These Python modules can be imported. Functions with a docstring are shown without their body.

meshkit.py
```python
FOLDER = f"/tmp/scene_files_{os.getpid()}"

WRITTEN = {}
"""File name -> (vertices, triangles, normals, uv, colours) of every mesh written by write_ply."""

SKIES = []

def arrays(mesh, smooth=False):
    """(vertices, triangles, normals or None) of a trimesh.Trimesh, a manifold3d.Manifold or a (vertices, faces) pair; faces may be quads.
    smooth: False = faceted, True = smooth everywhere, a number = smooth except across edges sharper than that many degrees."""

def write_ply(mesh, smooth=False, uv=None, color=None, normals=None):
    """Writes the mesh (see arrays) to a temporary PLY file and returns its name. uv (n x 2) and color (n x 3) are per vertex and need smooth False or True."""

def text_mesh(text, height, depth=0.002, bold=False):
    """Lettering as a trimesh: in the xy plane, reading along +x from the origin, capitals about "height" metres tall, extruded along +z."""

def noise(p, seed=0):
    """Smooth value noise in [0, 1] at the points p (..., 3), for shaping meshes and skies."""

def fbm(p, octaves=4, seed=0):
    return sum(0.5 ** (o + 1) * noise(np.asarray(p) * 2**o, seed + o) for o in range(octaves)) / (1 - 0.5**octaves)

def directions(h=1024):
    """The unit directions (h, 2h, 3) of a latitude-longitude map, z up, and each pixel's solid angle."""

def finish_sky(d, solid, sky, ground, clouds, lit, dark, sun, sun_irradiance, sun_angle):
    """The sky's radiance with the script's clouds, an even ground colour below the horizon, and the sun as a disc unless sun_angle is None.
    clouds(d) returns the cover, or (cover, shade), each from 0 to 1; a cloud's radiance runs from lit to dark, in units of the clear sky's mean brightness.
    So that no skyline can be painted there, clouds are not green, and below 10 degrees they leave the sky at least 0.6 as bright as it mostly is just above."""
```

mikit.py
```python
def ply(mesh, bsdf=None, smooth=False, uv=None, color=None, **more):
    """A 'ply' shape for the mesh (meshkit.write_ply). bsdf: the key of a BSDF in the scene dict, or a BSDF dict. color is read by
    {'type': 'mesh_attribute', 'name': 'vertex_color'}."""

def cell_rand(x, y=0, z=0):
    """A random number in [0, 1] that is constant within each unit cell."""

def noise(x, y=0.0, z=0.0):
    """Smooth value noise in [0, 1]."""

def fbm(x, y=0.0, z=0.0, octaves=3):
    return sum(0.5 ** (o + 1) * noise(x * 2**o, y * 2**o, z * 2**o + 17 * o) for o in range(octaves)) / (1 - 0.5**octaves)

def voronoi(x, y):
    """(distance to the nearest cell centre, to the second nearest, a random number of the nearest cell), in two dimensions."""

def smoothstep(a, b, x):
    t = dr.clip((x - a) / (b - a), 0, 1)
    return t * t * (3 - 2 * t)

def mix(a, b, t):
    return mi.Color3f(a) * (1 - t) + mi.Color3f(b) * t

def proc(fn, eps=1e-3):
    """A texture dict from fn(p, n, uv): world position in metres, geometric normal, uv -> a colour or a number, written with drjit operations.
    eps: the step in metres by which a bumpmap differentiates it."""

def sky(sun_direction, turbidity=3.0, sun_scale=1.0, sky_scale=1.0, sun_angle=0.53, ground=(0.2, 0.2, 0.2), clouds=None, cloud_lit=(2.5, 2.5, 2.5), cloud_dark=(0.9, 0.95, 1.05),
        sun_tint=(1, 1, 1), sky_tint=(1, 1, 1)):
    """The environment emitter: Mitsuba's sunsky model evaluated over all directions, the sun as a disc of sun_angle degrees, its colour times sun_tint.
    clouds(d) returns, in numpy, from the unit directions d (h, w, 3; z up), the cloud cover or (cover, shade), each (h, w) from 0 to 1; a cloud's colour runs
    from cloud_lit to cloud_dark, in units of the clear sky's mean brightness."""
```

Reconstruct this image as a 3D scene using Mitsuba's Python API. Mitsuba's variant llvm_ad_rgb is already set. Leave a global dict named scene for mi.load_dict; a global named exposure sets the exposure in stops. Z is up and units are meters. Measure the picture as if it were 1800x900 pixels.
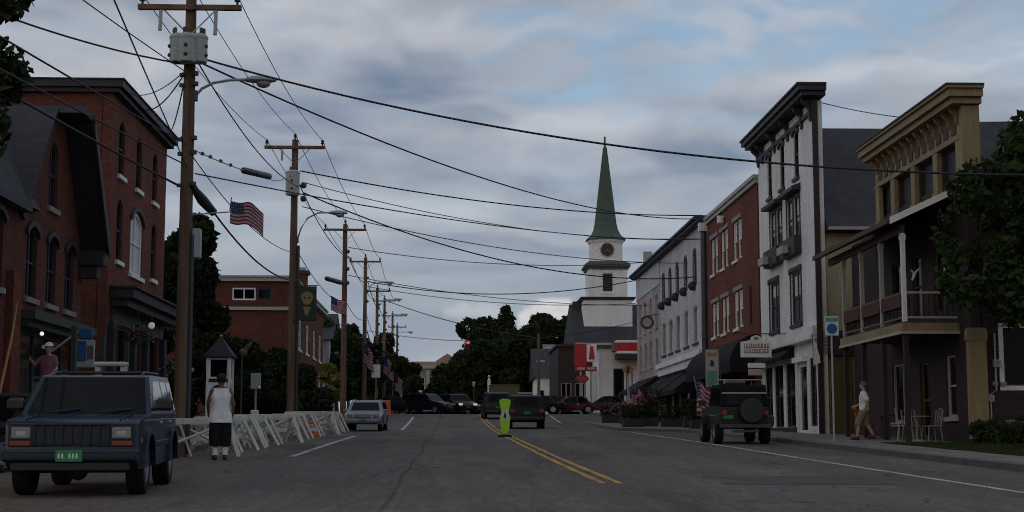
import math, random
import numpy as np, trimesh, manifold3d as m3, drjit as dr, mitsuba as mi, mikit, meshkit
from shapely.geometry import Polygon, box as sbox
from mikit import noise, fbm, smoothstep, mix, voronoi, cell_rand
T = mi.ScalarTransform4f
scene, labels = {}, {}
# ---------------------------------------------------------------- camera, sky, exposure
PSI, THE = math.radians(2.211), math.radians(6.864)
fw = [math.sin(PSI)*math.cos(THE), math.cos(PSI)*math.cos(THE), math.sin(THE)]
scene['camera'] = {'type': 'perspective', 'fov': 36.87, 'fov_axis': 'x', 'near_clip': 0.1, 'far_clip': 3000.0,
                   'to_world': T().look_at(origin=[0, 0, 1.2], target=[fw[0], fw[1], 1.2+fw[2]], up=[0, 0, 1])}
exposure = 2.42


def sstep(a, b, x):
    t = np.clip((x-a)/(b-a), 0, 1)
    return t*t*(3-2*t)


def clouds(d):
    el, az = np.degrees(np.arcsin(np.clip(d[..., 2], -1, 1))), np.degrees(np.arctan2(d[..., 0], d[..., 1]))
    # streaky decks: wider than tall near the horizon, rounder overhead
    st = 1/(1+el/25)
    cx, sx = np.cos(np.radians(az)), np.sin(np.radians(az))
    p = np.stack([sx*9.5/(st+0.2), cx*9.5/(st+0.2), el*0.62*st], -1)
    w = meshkit.fbm(p*0.7+11, 4, 4)
    q = p+np.stack([w*1.6, w*1.6, w*1.3], -1)
    big = meshkit.fbm(q*0.55+3, 4, 11)
    mid = meshkit.fbm(q*1.5+7, 5, 21)
    fine = meshkit.fbm(q*np.array([3.4, 3.4, 4.2]), 4, 31)

    def blob(a0, e0, ra, re):
        return np.exp(-((az-a0+2.5*(w-0.5))/ra)**2-((el-e0+1.2*(mid-0.5))/re)**2)
    gap = 0.16*sstep(-6, 8, az)*sstep(11, 13.5, el)+0.65*blob(4.5, 12.9, 2.6, 0.4)+0.40*blob(6.5, 14.1, 5.5, 0.9)+0.6*blob(15, 15.2, 7, 0.9)+0.35*blob(-2, 12.3, 3, 0.5)+0.5*blob(3, 15.6, 2.5, 0.5)+0.35*blob(12, 11.9, 5, 0.35)+0.3*blob(-14, 14.8, 3, 0.6)
    low = sstep(9.5, 6.0, el)
    cover = sstep(0.30, 0.62, 0.42*big+0.34*mid+0.24*fine+0.10-0.46*gap)
    cover = np.maximum(np.clip(cover*0.92, 0, 1), 0.93*sstep(12.0, 7.5, el)*(0.86+0.14*mid))
    veil = sstep(0.34, 0.66, 0.55*meshkit.fbm(q*np.array([1.3, 1.3, 4.6])+40, 5, 51)+0.45*fine)
    cover = np.maximum(cover, 0.72*veil*sstep(17, 14, el)+0.5*veil*sstep(14, 17, el))
    dark = 0.75*blob(-1.9, 13.45, 2.1, 0.55)+0.55*blob(-6.0, 12.0, 2.6, 0.9)+0.55*blob(10.5, 10.5, 3.0, 0.6)+0.4*blob(3, 9.6, 6, 1.0)+0.35*blob(-8, 9.5, 4, 1.2)+0.3*blob(-3.5, 10.6, 3, 0.5)
    lite = 0.5*blob(1.0, 11.6, 6, 0.55)+0.5*blob(14.5, 13.3, 5, 0.6)+0.5*blob(0, 15.3, 3.5, 0.8)+0.3*blob(-14, 13, 4, 0.9)+0.3*blob(0, 8.4, 5, 0.6)
    shade = sstep(0.33, 0.68, 0.5*big+0.3*mid+0.2*fine)*0.62+0.24+0.40*dark-0.55*lite-0.12*sstep(11, 15, el)
    hz = sstep(11.5, 5.5, el)          # a smooth blue-grey haze deck low down
    shade = np.clip(shade*(1-0.70*hz)+0.70*hz*(0.80-0.10*sstep(6, 2, el)), 0, 1)
    shade = np.clip(shade+0.30*(0.5-veil)*sstep(4, 8, el), 0, 1)
    cover = np.maximum(cover, np.clip(0.8*dark, 0, 0.8))
    # far sunlit cumulus heads low over the trees
    for a0, e0, ra, re, wgt in ((3.5, 4.55, 1.2, 0.85, 1), (4.6, 4.2, 0.9, 0.5, 1), (0.8, 4.75, 1.2, 0.32, 0.4), (-7.0, 3.2, 1.4, 0.5, 0.5), (22, 4.5, 3, 1, 0.7), (-30, 4, 4, 1.2, 0.7), (48, 4.5, 4, 1, 0.7), (-70, 5, 5, 1.5, 0.7)):
        g = 1-((az-a0)/ra)**2-((el-e0)/re)**2+1.5*(meshkit.fbm(np.stack([az*1.3, el*1.6, 0*az+9], -1), 4, 3)-0.5)
        k = sstep(0.0, 0.3, g)*wgt
        cover = np.maximum(cover, k)
        shade = shade*(1-k)+k*np.clip(0.30*(meshkit.fbm(np.stack([az*2.0, el*2.6, 0*az], -1), 3, 8)-0.35)*2, 0, 1)
    return cover, shade


scene['sky'] = mikit.sky((-0.45, -1, 0.20), turbidity=3, sun_scale=0.018, sky_scale=1.0, sun_angle=16, clouds=clouds,
                         cloud_lit=(2.40, 2.38, 2.44), cloud_dark=(0.62, 0.82, 1.16), sun_tint=(1.0, 0.93, 0.86), sky_tint=(0.88, 0.94, 1.12))
# ---------------------------------------------------------------- helpers
CNT = {}
ORD = ['nearest', 'second', 'third', 'fourth', 'fifth', 'sixth', 'seventh', 'eighth', 'ninth', 'tenth', 'eleventh', 'twelfth', 'thirteenth', 'fourteenth', 'fifteenth', 'sixteenth', 'seventeenth', 'eighteenth', 'nineteenth', 'twentieth', 'twenty-first', 'twenty-second', 'twenty-third', 'last']


def numbered(k):
    n = CNT.get(k, -1)+1
    CNT[k] = n
    return k if n == 0 else f'{k}_{n:03d}'


def thing(name, label, cat, group=None):
    k = numbered(name)
    labels[k] = {'label': label, 'category': cat}
    if group:
        labels[k]['group'] = group
    return k


def cat(ms):
    return trimesh.util.concatenate([m for m in ms if m is not None])


def put(parent, name, mesh, mat, tw=None, smooth=False, label=None, kind=None, extra=None):
    """One entry of the scene under its parent (or a part of the thing itself when name is None)."""
    k = parent if name is None else numbered(parent+'__'+name)
    if isinstance(mesh, (list, tuple)) and not isinstance(mesh[0], np.ndarray):
        mesh = cat(mesh)
    d = mikit.ply(mesh, mat, smooth=smooth) if not isinstance(mesh, dict) else dict(mesh)
    if tw is not None:
        d['to_world'] = tw
    if extra:
        d.update(extra)
    scene[k] = d
    if label:
        labels.setdefault(k, {})['label'] = label
    if kind:
        labels.setdefault(k, {})['kind'] = kind
    return k


def struct(name, mesh, mat, smooth=False):
    k = numbered(name)
    labels[k] = {'kind': 'structure'}
    return put(k, None, mesh, mat, smooth=smooth)


def box(x0, x1, y0, y1, z0, z1):
    m = trimesh.creation.box((abs(x1-x0), abs(y1-y0), abs(z1-z0)))
    m.apply_translation(((x0+x1)/2, (y0+y1)/2, (z0+z1)/2))
    return m


def rbox(x0, x1, y0, y1, z0, z1, r=0.02):
    c = m3.CrossSection([[(x0+r, y0+r), (x1-r, y0+r), (x1-r, y1-r), (x0+r, y1-r)]])
    lo, hi = c.extrude(z1-z0).translate((0, 0, z0)), c.offset(r, m3.JoinType.Miter, 2.0, 4).extrude(z1-z0-2*r).translate((0, 0, z0+r))
    return tm(m3.Manifold.batch_hull([lo, hi]))


def tm(man):
    m = man.to_mesh()
    return trimesh.Trimesh(m.vert_properties[:, :3], m.tri_verts, process=False)


def tube(pts, r, n=6):
    p = np.asarray(pts, float)
    rr = np.broadcast_to(np.asarray(r, float), (len(p),))
    t = np.gradient(p, axis=0)
    t /= np.linalg.norm(t, axis=1, keepdims=True)+1e-12
    a = np.cross(t, np.where(np.abs(t[:, 2:]) < 0.9, [0, 0, 1.0], [1.0, 0, 0]))
    a /= np.linalg.norm(a, axis=1, keepdims=True)+1e-12
    b = np.cross(t, a)
    g = np.arange(n)*2*np.pi/n
    v = (p[:, None]+rr[:, None, None]*(np.cos(g)[None, :, None]*a[:, None]+np.sin(g)[None, :, None]*b[:, None])).reshape(-1, 3)
    F = []
    for i in range(len(p)-1):
        for j in range(n):
            k = (j+1) % n
            F += [[i*n+j, i*n+k, (i+1)*n+k], [i*n+j, (i+1)*n+k, (i+1)*n+j]]
    e = (len(p)-1)*n
    F += [[0, j+1, j] for j in range(1, n-1)]+[[e, e+j, e+j+1] for j in range(1, n-1)]
    m = trimesh.Trimesh(v, F, process=False)
    m.invert()
    if m.volume < 0:
        m.invert()
    return m


def lathe(prof, n=20):
    return trimesh.creation.revolve(np.asarray(prof, float), sections=n)


def cyl(c, r, h, n=16, axis='z'):
    m = trimesh.creation.cylinder(r, h, sections=n)
    if axis == 'x':
        m.apply_transform(trimesh.transformations.rotation_matrix(math.pi/2, [0, 1, 0]))
    if axis == 'y':
        m.apply_transform(trimesh.transformations.rotation_matrix(math.pi/2, [1, 0, 0]))
    m.apply_translation(c)
    return m


def ball(c, r, s=2):
    m = trimesh.creation.icosphere(s, r)
    m.apply_translation(c)
    return m


def ext(poly, n0, n1):
    """Extrudes a (u, v) polygon between two depths n; axes (u, v, n)."""
    ps = [poly] if poly.geom_type == 'Polygon' else list(poly.geoms)
    out = []
    for g in ps:
        m = trimesh.creation.extrude_polygon(g, n1-n0, engine='earcut')
        m.apply_translation((0, 0, n0))
        out.append(m)
    return cat(out)


def frame_tf(O, U, N):
    M = np.eye(4)
    M[:3, 0], M[:3, 1], M[:3, 2], M[:3, 3] = U, (0, 0, 1), N, O
    return M


def loc(mesh, M):
    m = mesh.copy()
    flip = np.linalg.det(M[:3, :3]) < 0
    m.vertices = m.vertices @ M[:3, :3].T+M[:3, 3]
    if flip:
        m.faces = m.faces[:, ::-1]
    return m


def ubox(u0, u1, v0, v1, n0, n1):
    return box(u0, u1, v0, v1, n0, n1)


PRY = np.array([-60, 0, 19.5, 34, 47, 77, 97, 110, 118, 135, 170, 2000])
PRZ = np.array([-1.0, 0, 0.445, 0.785, 1.11, 1.77, 2.42, 2.98, 3.28, 3.40, 3.40, 3.40])


def prof(y):
    y = np.asarray(y, float)
    return sum(np.interp(y+o, PRY, PRZ) for o in (-5, -2.5, 0, 2.5, 5))/5


# ---------------------------------------------------------------- materials
def mat(name, color, rough=0.6, metallic=0.0, spec=0.4, two=False, **kw):
    b = {'type': 'principled', 'base_color': color if isinstance(color, dict) else {'type': 'rgb', 'value': list(color)}, 'roughness': rough, 'metallic': metallic, 'specular': spec, **kw}
    scene[name] = {'type': 'twosided', 'b': b} if two else b
    return name


def P(fn, eps=1e-3):
    return mikit.proc(fn, eps)


def f_asphalt(p, n, uv):
    a = fbm(p.x*0.35, p.y*0.12, 0, 4)
    g = noise(p.x*28, p.y*28, 1)
    s = fbm(p.x*1.3, p.y*0.25, 5, 3)
    c = mix((0.066, 0.056, 0.049), (0.106, 0.091, 0.079), a)*(0.72+0.5*g)*(0.82+0.36*s)
    seam = dr.abs(p.x+0.75+0.12*noise(p.y*0.3, 2))
    c = c*(1-0.4*(1-smoothstep(0.015, 0.05, seam)))
    v = voronoi(p.x*0.28+noise(p.x*0.8, p.y*0.8)*0.7, p.y*0.22+noise(p.x*0.7, p.y*0.7, 4)*0.7)
    crack = (1-smoothstep(0.004, 0.016, v[1]-v[0]))*smoothstep(0.45, 0.6, fbm(p.x*0.1, p.y*0.1, 3, 2))
    c = c*(1-0.55*crack)
    tr = dr.maximum(dr.exp(-dr.square((p.x-3.9)/0.35)), dr.maximum(dr.exp(-dr.square((p.x-5.6)/0.35)), dr.maximum(dr.exp(-dr.square((p.x+0.1)/0.35)), dr.exp(-dr.square((p.x-1.5)/0.3)))))
    c = c*(1+0.16*tr*fbm(p.x*0.5, p.y*0.06, 7, 3))
    oil = smoothstep(0.60, 0.74, fbm(p.x*0.9, p.y*0.16, 11, 4))
    c = c*(1-0.26*oil)
    pt = smoothstep(0.52, 0.56, noise(dr.floor(p.x*0.31+0.4*noise(p.y*0.05, 3))*3.7, dr.floor(p.y*0.055)*5.1, 8))
    c = mix(c, c*mi.Color3f(0.86, 0.87, 0.93), pt)
    ag = noise(p.x*17, p.y*2.2, 6)*noise(p.x*9+3, p.y*1.1, 2)
    c = c*(0.87+0.46*ag)
    tc = dr.abs(p.y/11.0+0.10*noise(p.x*0.7, p.y*0.05, 4)+0.03*noise(p.x*4, 2, 4)-dr.floor(p.y/11.0)-0.55)
    c = c*(1-0.5*(1-smoothstep(0.001, 0.0035, tc))*smoothstep(0.35, 0.6, noise(p.x*0.23, dr.floor(p.y/11.0), 5)))
    grit = cell_rand(dr.floor(p.x*55), dr.floor(p.y*30), 2)
    c = c*(0.82+0.36*grit)
    tan = smoothstep(-2.0, -6.0, p.x+1.6*noise(p.x*0.5, p.y*0.2, 9))*smoothstep(60.0, 35.0, p.y)
    return mix(c, c*mi.Color3f(1.08, 0.96, 0.82), tan)


def f_brick(base, mortar):
    def fn(p, n, uv):
        h = dr.select(dr.abs(n.x) > 0.5, p.y, p.x)
        row = dr.floor(p.z/0.075)
        u = h/0.215+0.5*(row-2*dr.floor(row/2))
        r = cell_rand(dr.floor(u), row, 3)
        j = dr.maximum(smoothstep(0.40, 0.47, dr.abs(u-dr.floor(u)-0.5)), smoothstep(0.36, 0.45, dr.abs(p.z/0.075-row-0.5)))
        w = fbm(h*0.5, p.z*0.35, 2, 4)
        c = mi.Color3f(base)*(0.72+0.5*r)*(0.7+0.6*w)
        return mix(c, mi.Color3f(mortar)*(0.7+0.5*w), j*0.75)
    return fn


def f_weather(base, amt=0.35, sx=0.7, sz=2.0):
    def fn(p, n, uv):
        w = fbm(p.x*sx+p.y*sx, p.z*0.4, p.y*sx, 4)
        g = noise(p.x*sz*6+p.y*sz*6, p.z*1.5, 3)
        s = noise(p.x*38+p.y*38, p.z*30, 5)
        return mi.Color3f(base)*(1-amt+amt*1.7*(0.6*w+0.25*g+0.15*s))
    return fn


def f_wood(p, n, uv):
    g = fbm((p.x+p.y)*26, p.z*0.9, p.y*11, 3)
    s = fbm(p.x*3+p.y*3, p.z*0.5, 2, 3)
    return mix((0.085, 0.05, 0.032), (0.22, 0.14, 0.095), g)*(0.6+0.8*s)


def f_slate(p, n, uv):
    h = dr.select(dr.abs(n.x) > dr.abs(n.y), p.y, p.x)
    row = dr.floor(p.z/0.16)
    u = h/0.28+0.5*(row-2*dr.floor(row/2))
    r = cell_rand(dr.floor(u), row, 7)
    e = smoothstep(0.0, 0.14, p.z/0.16-row)
    w = fbm(h*0.5, p.z*0.5, 4, 3)
    return mi.Color3f(0.040, 0.039, 0.046)*(0.82+0.32*r)*(0.55+0.45*e)*(0.7+0.6*w)


def f_leaf(a, b):
    def fn(p, n, uv):
        w = fbm(p.x*0.9, p.y*0.9, p.z*0.9, 3)
        s = noise(p.x*9, p.y*9, p.z*9)
        return mix(a, b, dr.clip(0.75*w+0.45*s-0.1, 0, 1))
    return fn


def f_grass(p, n, uv):
    w = fbm(p.x*0.7, p.y*0.7, 1, 4)
    s = noise(p.x*23, p.y*23, 2)
    return mix((0.022, 0.032, 0.010), (0.050, 0.062, 0.024), 0.6*w+0.4*s)


def f_conc(p, n, uv):
    w = fbm(p.x*0.8, p.y*0.8, p.z, 4)
    s = noise(p.x*40, p.y*40, p.z*40)
    return mi.Color3f(0.12, 0.108, 0.10)*(0.6+0.55*w+0.25*s)


def f_paintline(c):
    def fn(p, n, uv):
        w = fbm(p.x*5, p.y*1.4, 1, 4)
        s = noise(p.x*30, p.y*30, 2)
        return mix((0.12, 0.11, 0.105), c, smoothstep(0.26, 0.50, 0.65*w+0.35*s))
    return fn


mat('asphalt', P(f_asphalt), 0.85, spec=0.25)
mat('brick_red', P(f_brick((0.150, 0.043, 0.026), (0.11, 0.07, 0.055))), 0.85, spec=0.2)
mat('brick_dark', P(f_brick((0.115, 0.034, 0.022), (0.08, 0.055, 0.048))), 0.85, spec=0.2)
mat('brick_pink', P(f_brick((0.36, 0.30, 0.30), (0.34, 0.31, 0.31))), 0.85, spec=0.2)
mat('brick_beige', P(f_brick((0.34, 0.23, 0.17), (0.3, 0.24, 0.2))), 0.85, spec=0.2)
mat('paint_grey_white', P(f_weather((0.68, 0.675, 0.65), 0.45)), 0.7)
mat('paint_white', P(f_weather((0.80, 0.78, 0.73), 0.22)), 0.6)
mat('paint_cream', P(f_weather((0.36, 0.32, 0.20), 0.35)), 0.7)
mat('paint_grey', P(f_weather((0.47, 0.475, 0.485), 0.45)), 0.75)
mat('paint_yellow', P(f_weather((0.27, 0.205, 0.10), 0.5)), 0.65)
mat('paint_maroon', P(f_weather((0.036, 0.018, 0.017), 0.4)), 0.7)
mat('barricade_white', P(f_weather((0.58, 0.56, 0.49), 0.5, 2.5, 5)), 0.7)
mat('pole_wood', P(f_wood), 0.9, spec=0.15)
mat('slate', P(f_slate), 0.7, spec=0.3)
mat('leaf_dark', P(f_leaf((0.012, 0.018, 0.009), (0.036, 0.050, 0.018))), 0.8, spec=0.1, two=True)
mat('leaf_mid', P(f_leaf((0.018, 0.032, 0.011), (0.046, 0.070, 0.022))), 0.8, spec=0.1, two=True)
mat('grass', P(f_grass), 0.95, spec=0.1, two=True)
mat('concrete', P(f_conc), 0.9, spec=0.2)
mat('line_white', P(f_paintline((0.34, 0.33, 0.32))), 0.8, spec=0.2)
mat('line_yellow', P(f_paintline((0.36, 0.20, 0.035))), 0.8, spec=0.2)
mat('bark', (0.06, 0.045, 0.032), 0.95, spec=0.1)
mat('glass_dark', (0.004, 0.005, 0.006), 0.06, spec=0.11)
mat('glass_sky', (0.085, 0.09, 0.11), 0.05, spec=0.7)
mat('curtain', (0.55, 0.53, 0.50), 0.5, spec=0.5)
mat('trim_dark', (0.028, 0.026, 0.030), 0.6)
mat('trim_white', (0.74, 0.73, 0.69), 0.55)
mat('trim_pale', (0.36, 0.35, 0.31), 0.7)
mat('trim_green', (0.035, 0.045, 0.035), 0.6)
mat('trim_brown', (0.075, 0.048, 0.028), 0.7)
mat('olive', (0.10, 0.08, 0.03), 0.7)
mat('awning_black', (0.014, 0.014, 0.016), 0.85, spec=0.2)
mat('stone', (0.24, 0.23, 0.21), 0.85)
mat('copper_green', P(f_weather((0.075, 0.105, 0.075), 0.4)), 0.65)
mat('metal_grey', (0.34, 0.36, 0.36), 0.45, metallic=0.3)
mat('metal_dark', (0.06, 0.06, 0.065), 0.5, metallic=0.3)
mat('can_grey', P(f_weather((0.36, 0.38, 0.36), 0.3, 3)), 0.5)
mat('wire_black', (0.02, 0.02, 0.022), 0.6)
mat('wire_grey', (0.04, 0.042, 0.046), 0.6)
mat('rubber', (0.014, 0.014, 0.015), 0.85, spec=0.2)
mat('plastic_black', (0.02, 0.02, 0.022), 0.5)
mat('chrome', (0.55, 0.56, 0.58), 0.2, metallic=0.9)
mat('alloy', (0.30, 0.30, 0.31), 0.35, metallic=0.7)
mat('car_blue', (0.003, 0.015, 0.036), 0.25, spec=0.3, clearcoat=0.45, clearcoat_gloss=0.95)
mat('car_black', (0.007, 0.007, 0.009), 0.4, spec=0.16, clearcoat=0.12, clearcoat_gloss=0.9)
mat('car_green', (0.008, 0.013, 0.011), 0.45, spec=0.3, clearcoat=0.25)
mat('car_silver', (0.20, 0.21, 0.235), 0.32, metallic=0.4, clearcoat=0.8)
mat('car_red', (0.075, 0.008, 0.010), 0.3, spec=0.3, clearcoat=0.4)
mat('car_white', (0.62, 0.63, 0.65), 0.35, clearcoat=0.6)
mat('car_dkblue', (0.009, 0.011, 0.018), 0.4, spec=0.2, clearcoat=0.15)
mat('lamp_clear', (0.22, 0.225, 0.22), 0.15, spec=0.6, clearcoat=0.6)
mat('lamp_amber', (0.24, 0.045, 0.01), 0.3, spec=0.4)
mat('lamp_red', (0.22, 0.015, 0.012), 0.2, spec=0.6)
mat('plate_green', (0.03, 0.20, 0.07), 0.5)
mat('plate_white', (0.6, 0.62, 0.6), 0.5)
mat('skin_dark', (0.13, 0.062, 0.040), 0.55)
mat('skin_light', (0.42, 0.25, 0.18), 0.55)
mat('hair_black', (0.012, 0.010, 0.010), 0.8)
mat('hair_grey', (0.12, 0.11, 0.10), 0.8)
mat('cloth_white', (0.72, 0.72, 0.74), 0.9, spec=0.1)
mat('cloth_black', (0.014, 0.014, 0.017), 0.9, spec=0.1)
mat('cloth_khaki', (0.22, 0.17, 0.11), 0.9, spec=0.1)
mat('cloth_pink', (0.24, 0.11, 0.15), 0.9, spec=0.1)
mat('cloth_denim', (0.16, 0.24, 0.28), 0.9, spec=0.1)
mat('flag_red', (0.22, 0.025, 0.032), 0.85, two=True)
mat('flag_white', (0.36, 0.34, 0.35), 0.85, two=True)
mat('flag_blue', (0.03, 0.035, 0.10), 0.85, two=True)
mat('sign_red', (0.42, 0.02, 0.025), 0.5)
mat('sign_blue', (0.02, 0.09, 0.22), 0.5)
mat('sign_teal', (0.10, 0.26, 0.22), 0.6)
mat('sign_aqua', (0.46, 0.60, 0.60), 0.5)
mat('sign_orange', (0.36, 0.17, 0.05), 0.6)
mat('sign_yellow', (0.26, 0.21, 0.06), 0.7)
mat('sign_brown', (0.13, 0.09, 0.075), 0.7)
mat('lime', (0.42, 0.72, 0.03), 0.5)
mat('cone_orange', (0.65, 0.13, 0.05), 0.6)
mat('banner_green', (0.03, 0.05, 0.035), 0.8)
mat('flower_pink', (0.20, 0.09, 0.11), 0.8, two=True)
mat('flower_red', (0.12, 0.02, 0.028), 0.8, two=True)
mat('flower_yellow', (0.15, 0.125, 0.022), 0.8, two=True)
mat('dirt', (0.07, 0.06, 0.045), 0.95)

# ---------------------------------------------------------------- ground
def sheet(xs, ys, dz, tilt=None):
    xs, ys = np.asarray(xs, float), np.asarray(ys, float)
    X, Y = np.meshgrid(xs, ys)
    Z = prof(Y)+dz
    n, mcols = len(ys), len(xs)
    i, j = np.meshgrid(np.arange(n-1), np.arange(mcols-1), indexing='ij')
    q = np.stack([i*mcols+j, i*mcols+j+1, (i+1)*mcols+j+1, (i+1)*mcols+j], -1).reshape(-1, 4)
    return trimesh.Trimesh(np.stack([X, Y, Z], -1).reshape(-1, 3), np.vstack([q[:, [0, 1, 2]], q[:, [0, 2, 3]]]), process=False)


YS = np.concatenate([np.arange(-40, 60, 2.0), np.arange(60, 180, 2.5), np.arange(180, 1200, 60)])
struct('ground', sheet(np.linspace(-500, 500, 11), YS, -0.05), 'dirt')


def strip(xl, xr, ys, dz):
    """A sheet between two lines x = xl(y), xr(y)."""
    ys = np.asarray(ys, float)
    L, R = np.array([xl(y) for y in ys]), np.array([xr(y) for y in ys])
    z = prof(ys)+dz
    v = np.vstack([np.stack([L, ys, z], 1), np.stack([R, ys, z], 1)])
    n = len(ys)
    F = []
    for i in range(n-1):
        F += [[i, n+i, n+i+1], [i, n+i+1, i+1]]
    return trimesh.Trimesh(v, F, process=False)


def slab(xl, xr, ys, dz, drop=0.16):
    """A raised strip with its edges down to the road."""
    top = strip(xl, xr, ys, dz)
    ys = np.asarray(ys, float)
    out = [top]
    n = len(ys)
    z = prof(ys)
    for fx, sg in ((xl, 1), (xr, -1)):
        X = np.array([fx(y) for y in ys])
        v = np.vstack([np.stack([X, ys, z+dz], 1), np.stack([X, ys, z+dz-drop], 1)])
        F = []
        for i in range(n-1):
            F += [[i, i+1, n+i+1], [i, n+i+1, n+i]] if sg > 0 else [[i, n+i+1, i+1], [i, n+i, n+i+1]]
        out.append(trimesh.Trimesh(v, F, process=False))
    for i, fl in ((0, False), (n-1, True)):
        a, b = xl(ys[i]), xr(ys[i])
        v = [[a, ys[i], z[i]+dz], [b, ys[i], z[i]+dz], [b, ys[i], z[i]+dz-drop], [a, ys[i], z[i]+dz-drop]]
        f = [[0, 2, 1], [0, 3, 2]] if not fl else [[0, 1, 2], [0, 2, 3]]
        out.append(trimesh.Trimesh(v, f, process=False))
    return cat(out)


def cr(y):   # the right kerb line with its bulb-out
    return float(np.interp(y, [-40, 68, 73, 88, 96, 118, 130, 400], [10.35, 10.35, 7.7, 7.7, 10.4, 10.4, 14, 14]))


CL = -6.55
struct('road', strip(lambda y: -14.0 if y < 31 else (CL-0.05 if y < 128 else -30), lambda y: cr(y)+0.05 if y < 128 else 40,
                     np.concatenate([np.arange(-40, 30.9, 2.0), [30.99, 31.0], np.arange(33, 127, 1.5), [127.99, 128.0], np.arange(130, 180, 5), [200, 260, 400]]), 0.0), 'asphalt')
PAT = struct('road_patch', strip(lambda y: 4.4+0.25*math.sin(y*3.1), lambda y: 6.9+0.2*math.sin(y*2.3), np.arange(23.4, 26.2, 0.2), 0.004), mat('patch', P(f_weather((0.064, 0.060, 0.058), 0.5, 3)), 0.85, spec=0.25))
struct('sidewalk', slab(lambda y: -10.6, lambda y: CL-0.16, np.arange(31, 128.1, 1.5), 0.135), 'concrete')
struct('sidewalk', slab(lambda y: cr(y)+0.16, lambda y: 13.6 if y > 43 else 11.9, np.concatenate([np.arange(8, 43, 1.5), [42.99, 43.0], np.arange(44.5, 128, 1.5)]), 0.130), 'concrete')
struct('forecourt', slab(lambda y: 13.6, lambda y: 14.7, np.arange(43, 57, 1.5), 0.134), 'concrete')
struct('lawn', slab(lambda y: 11.9, lambda y: 40, np.arange(8, 43.1, 2.0), 0.12), 'grass')
rg = np.random.default_rng(5)
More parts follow.
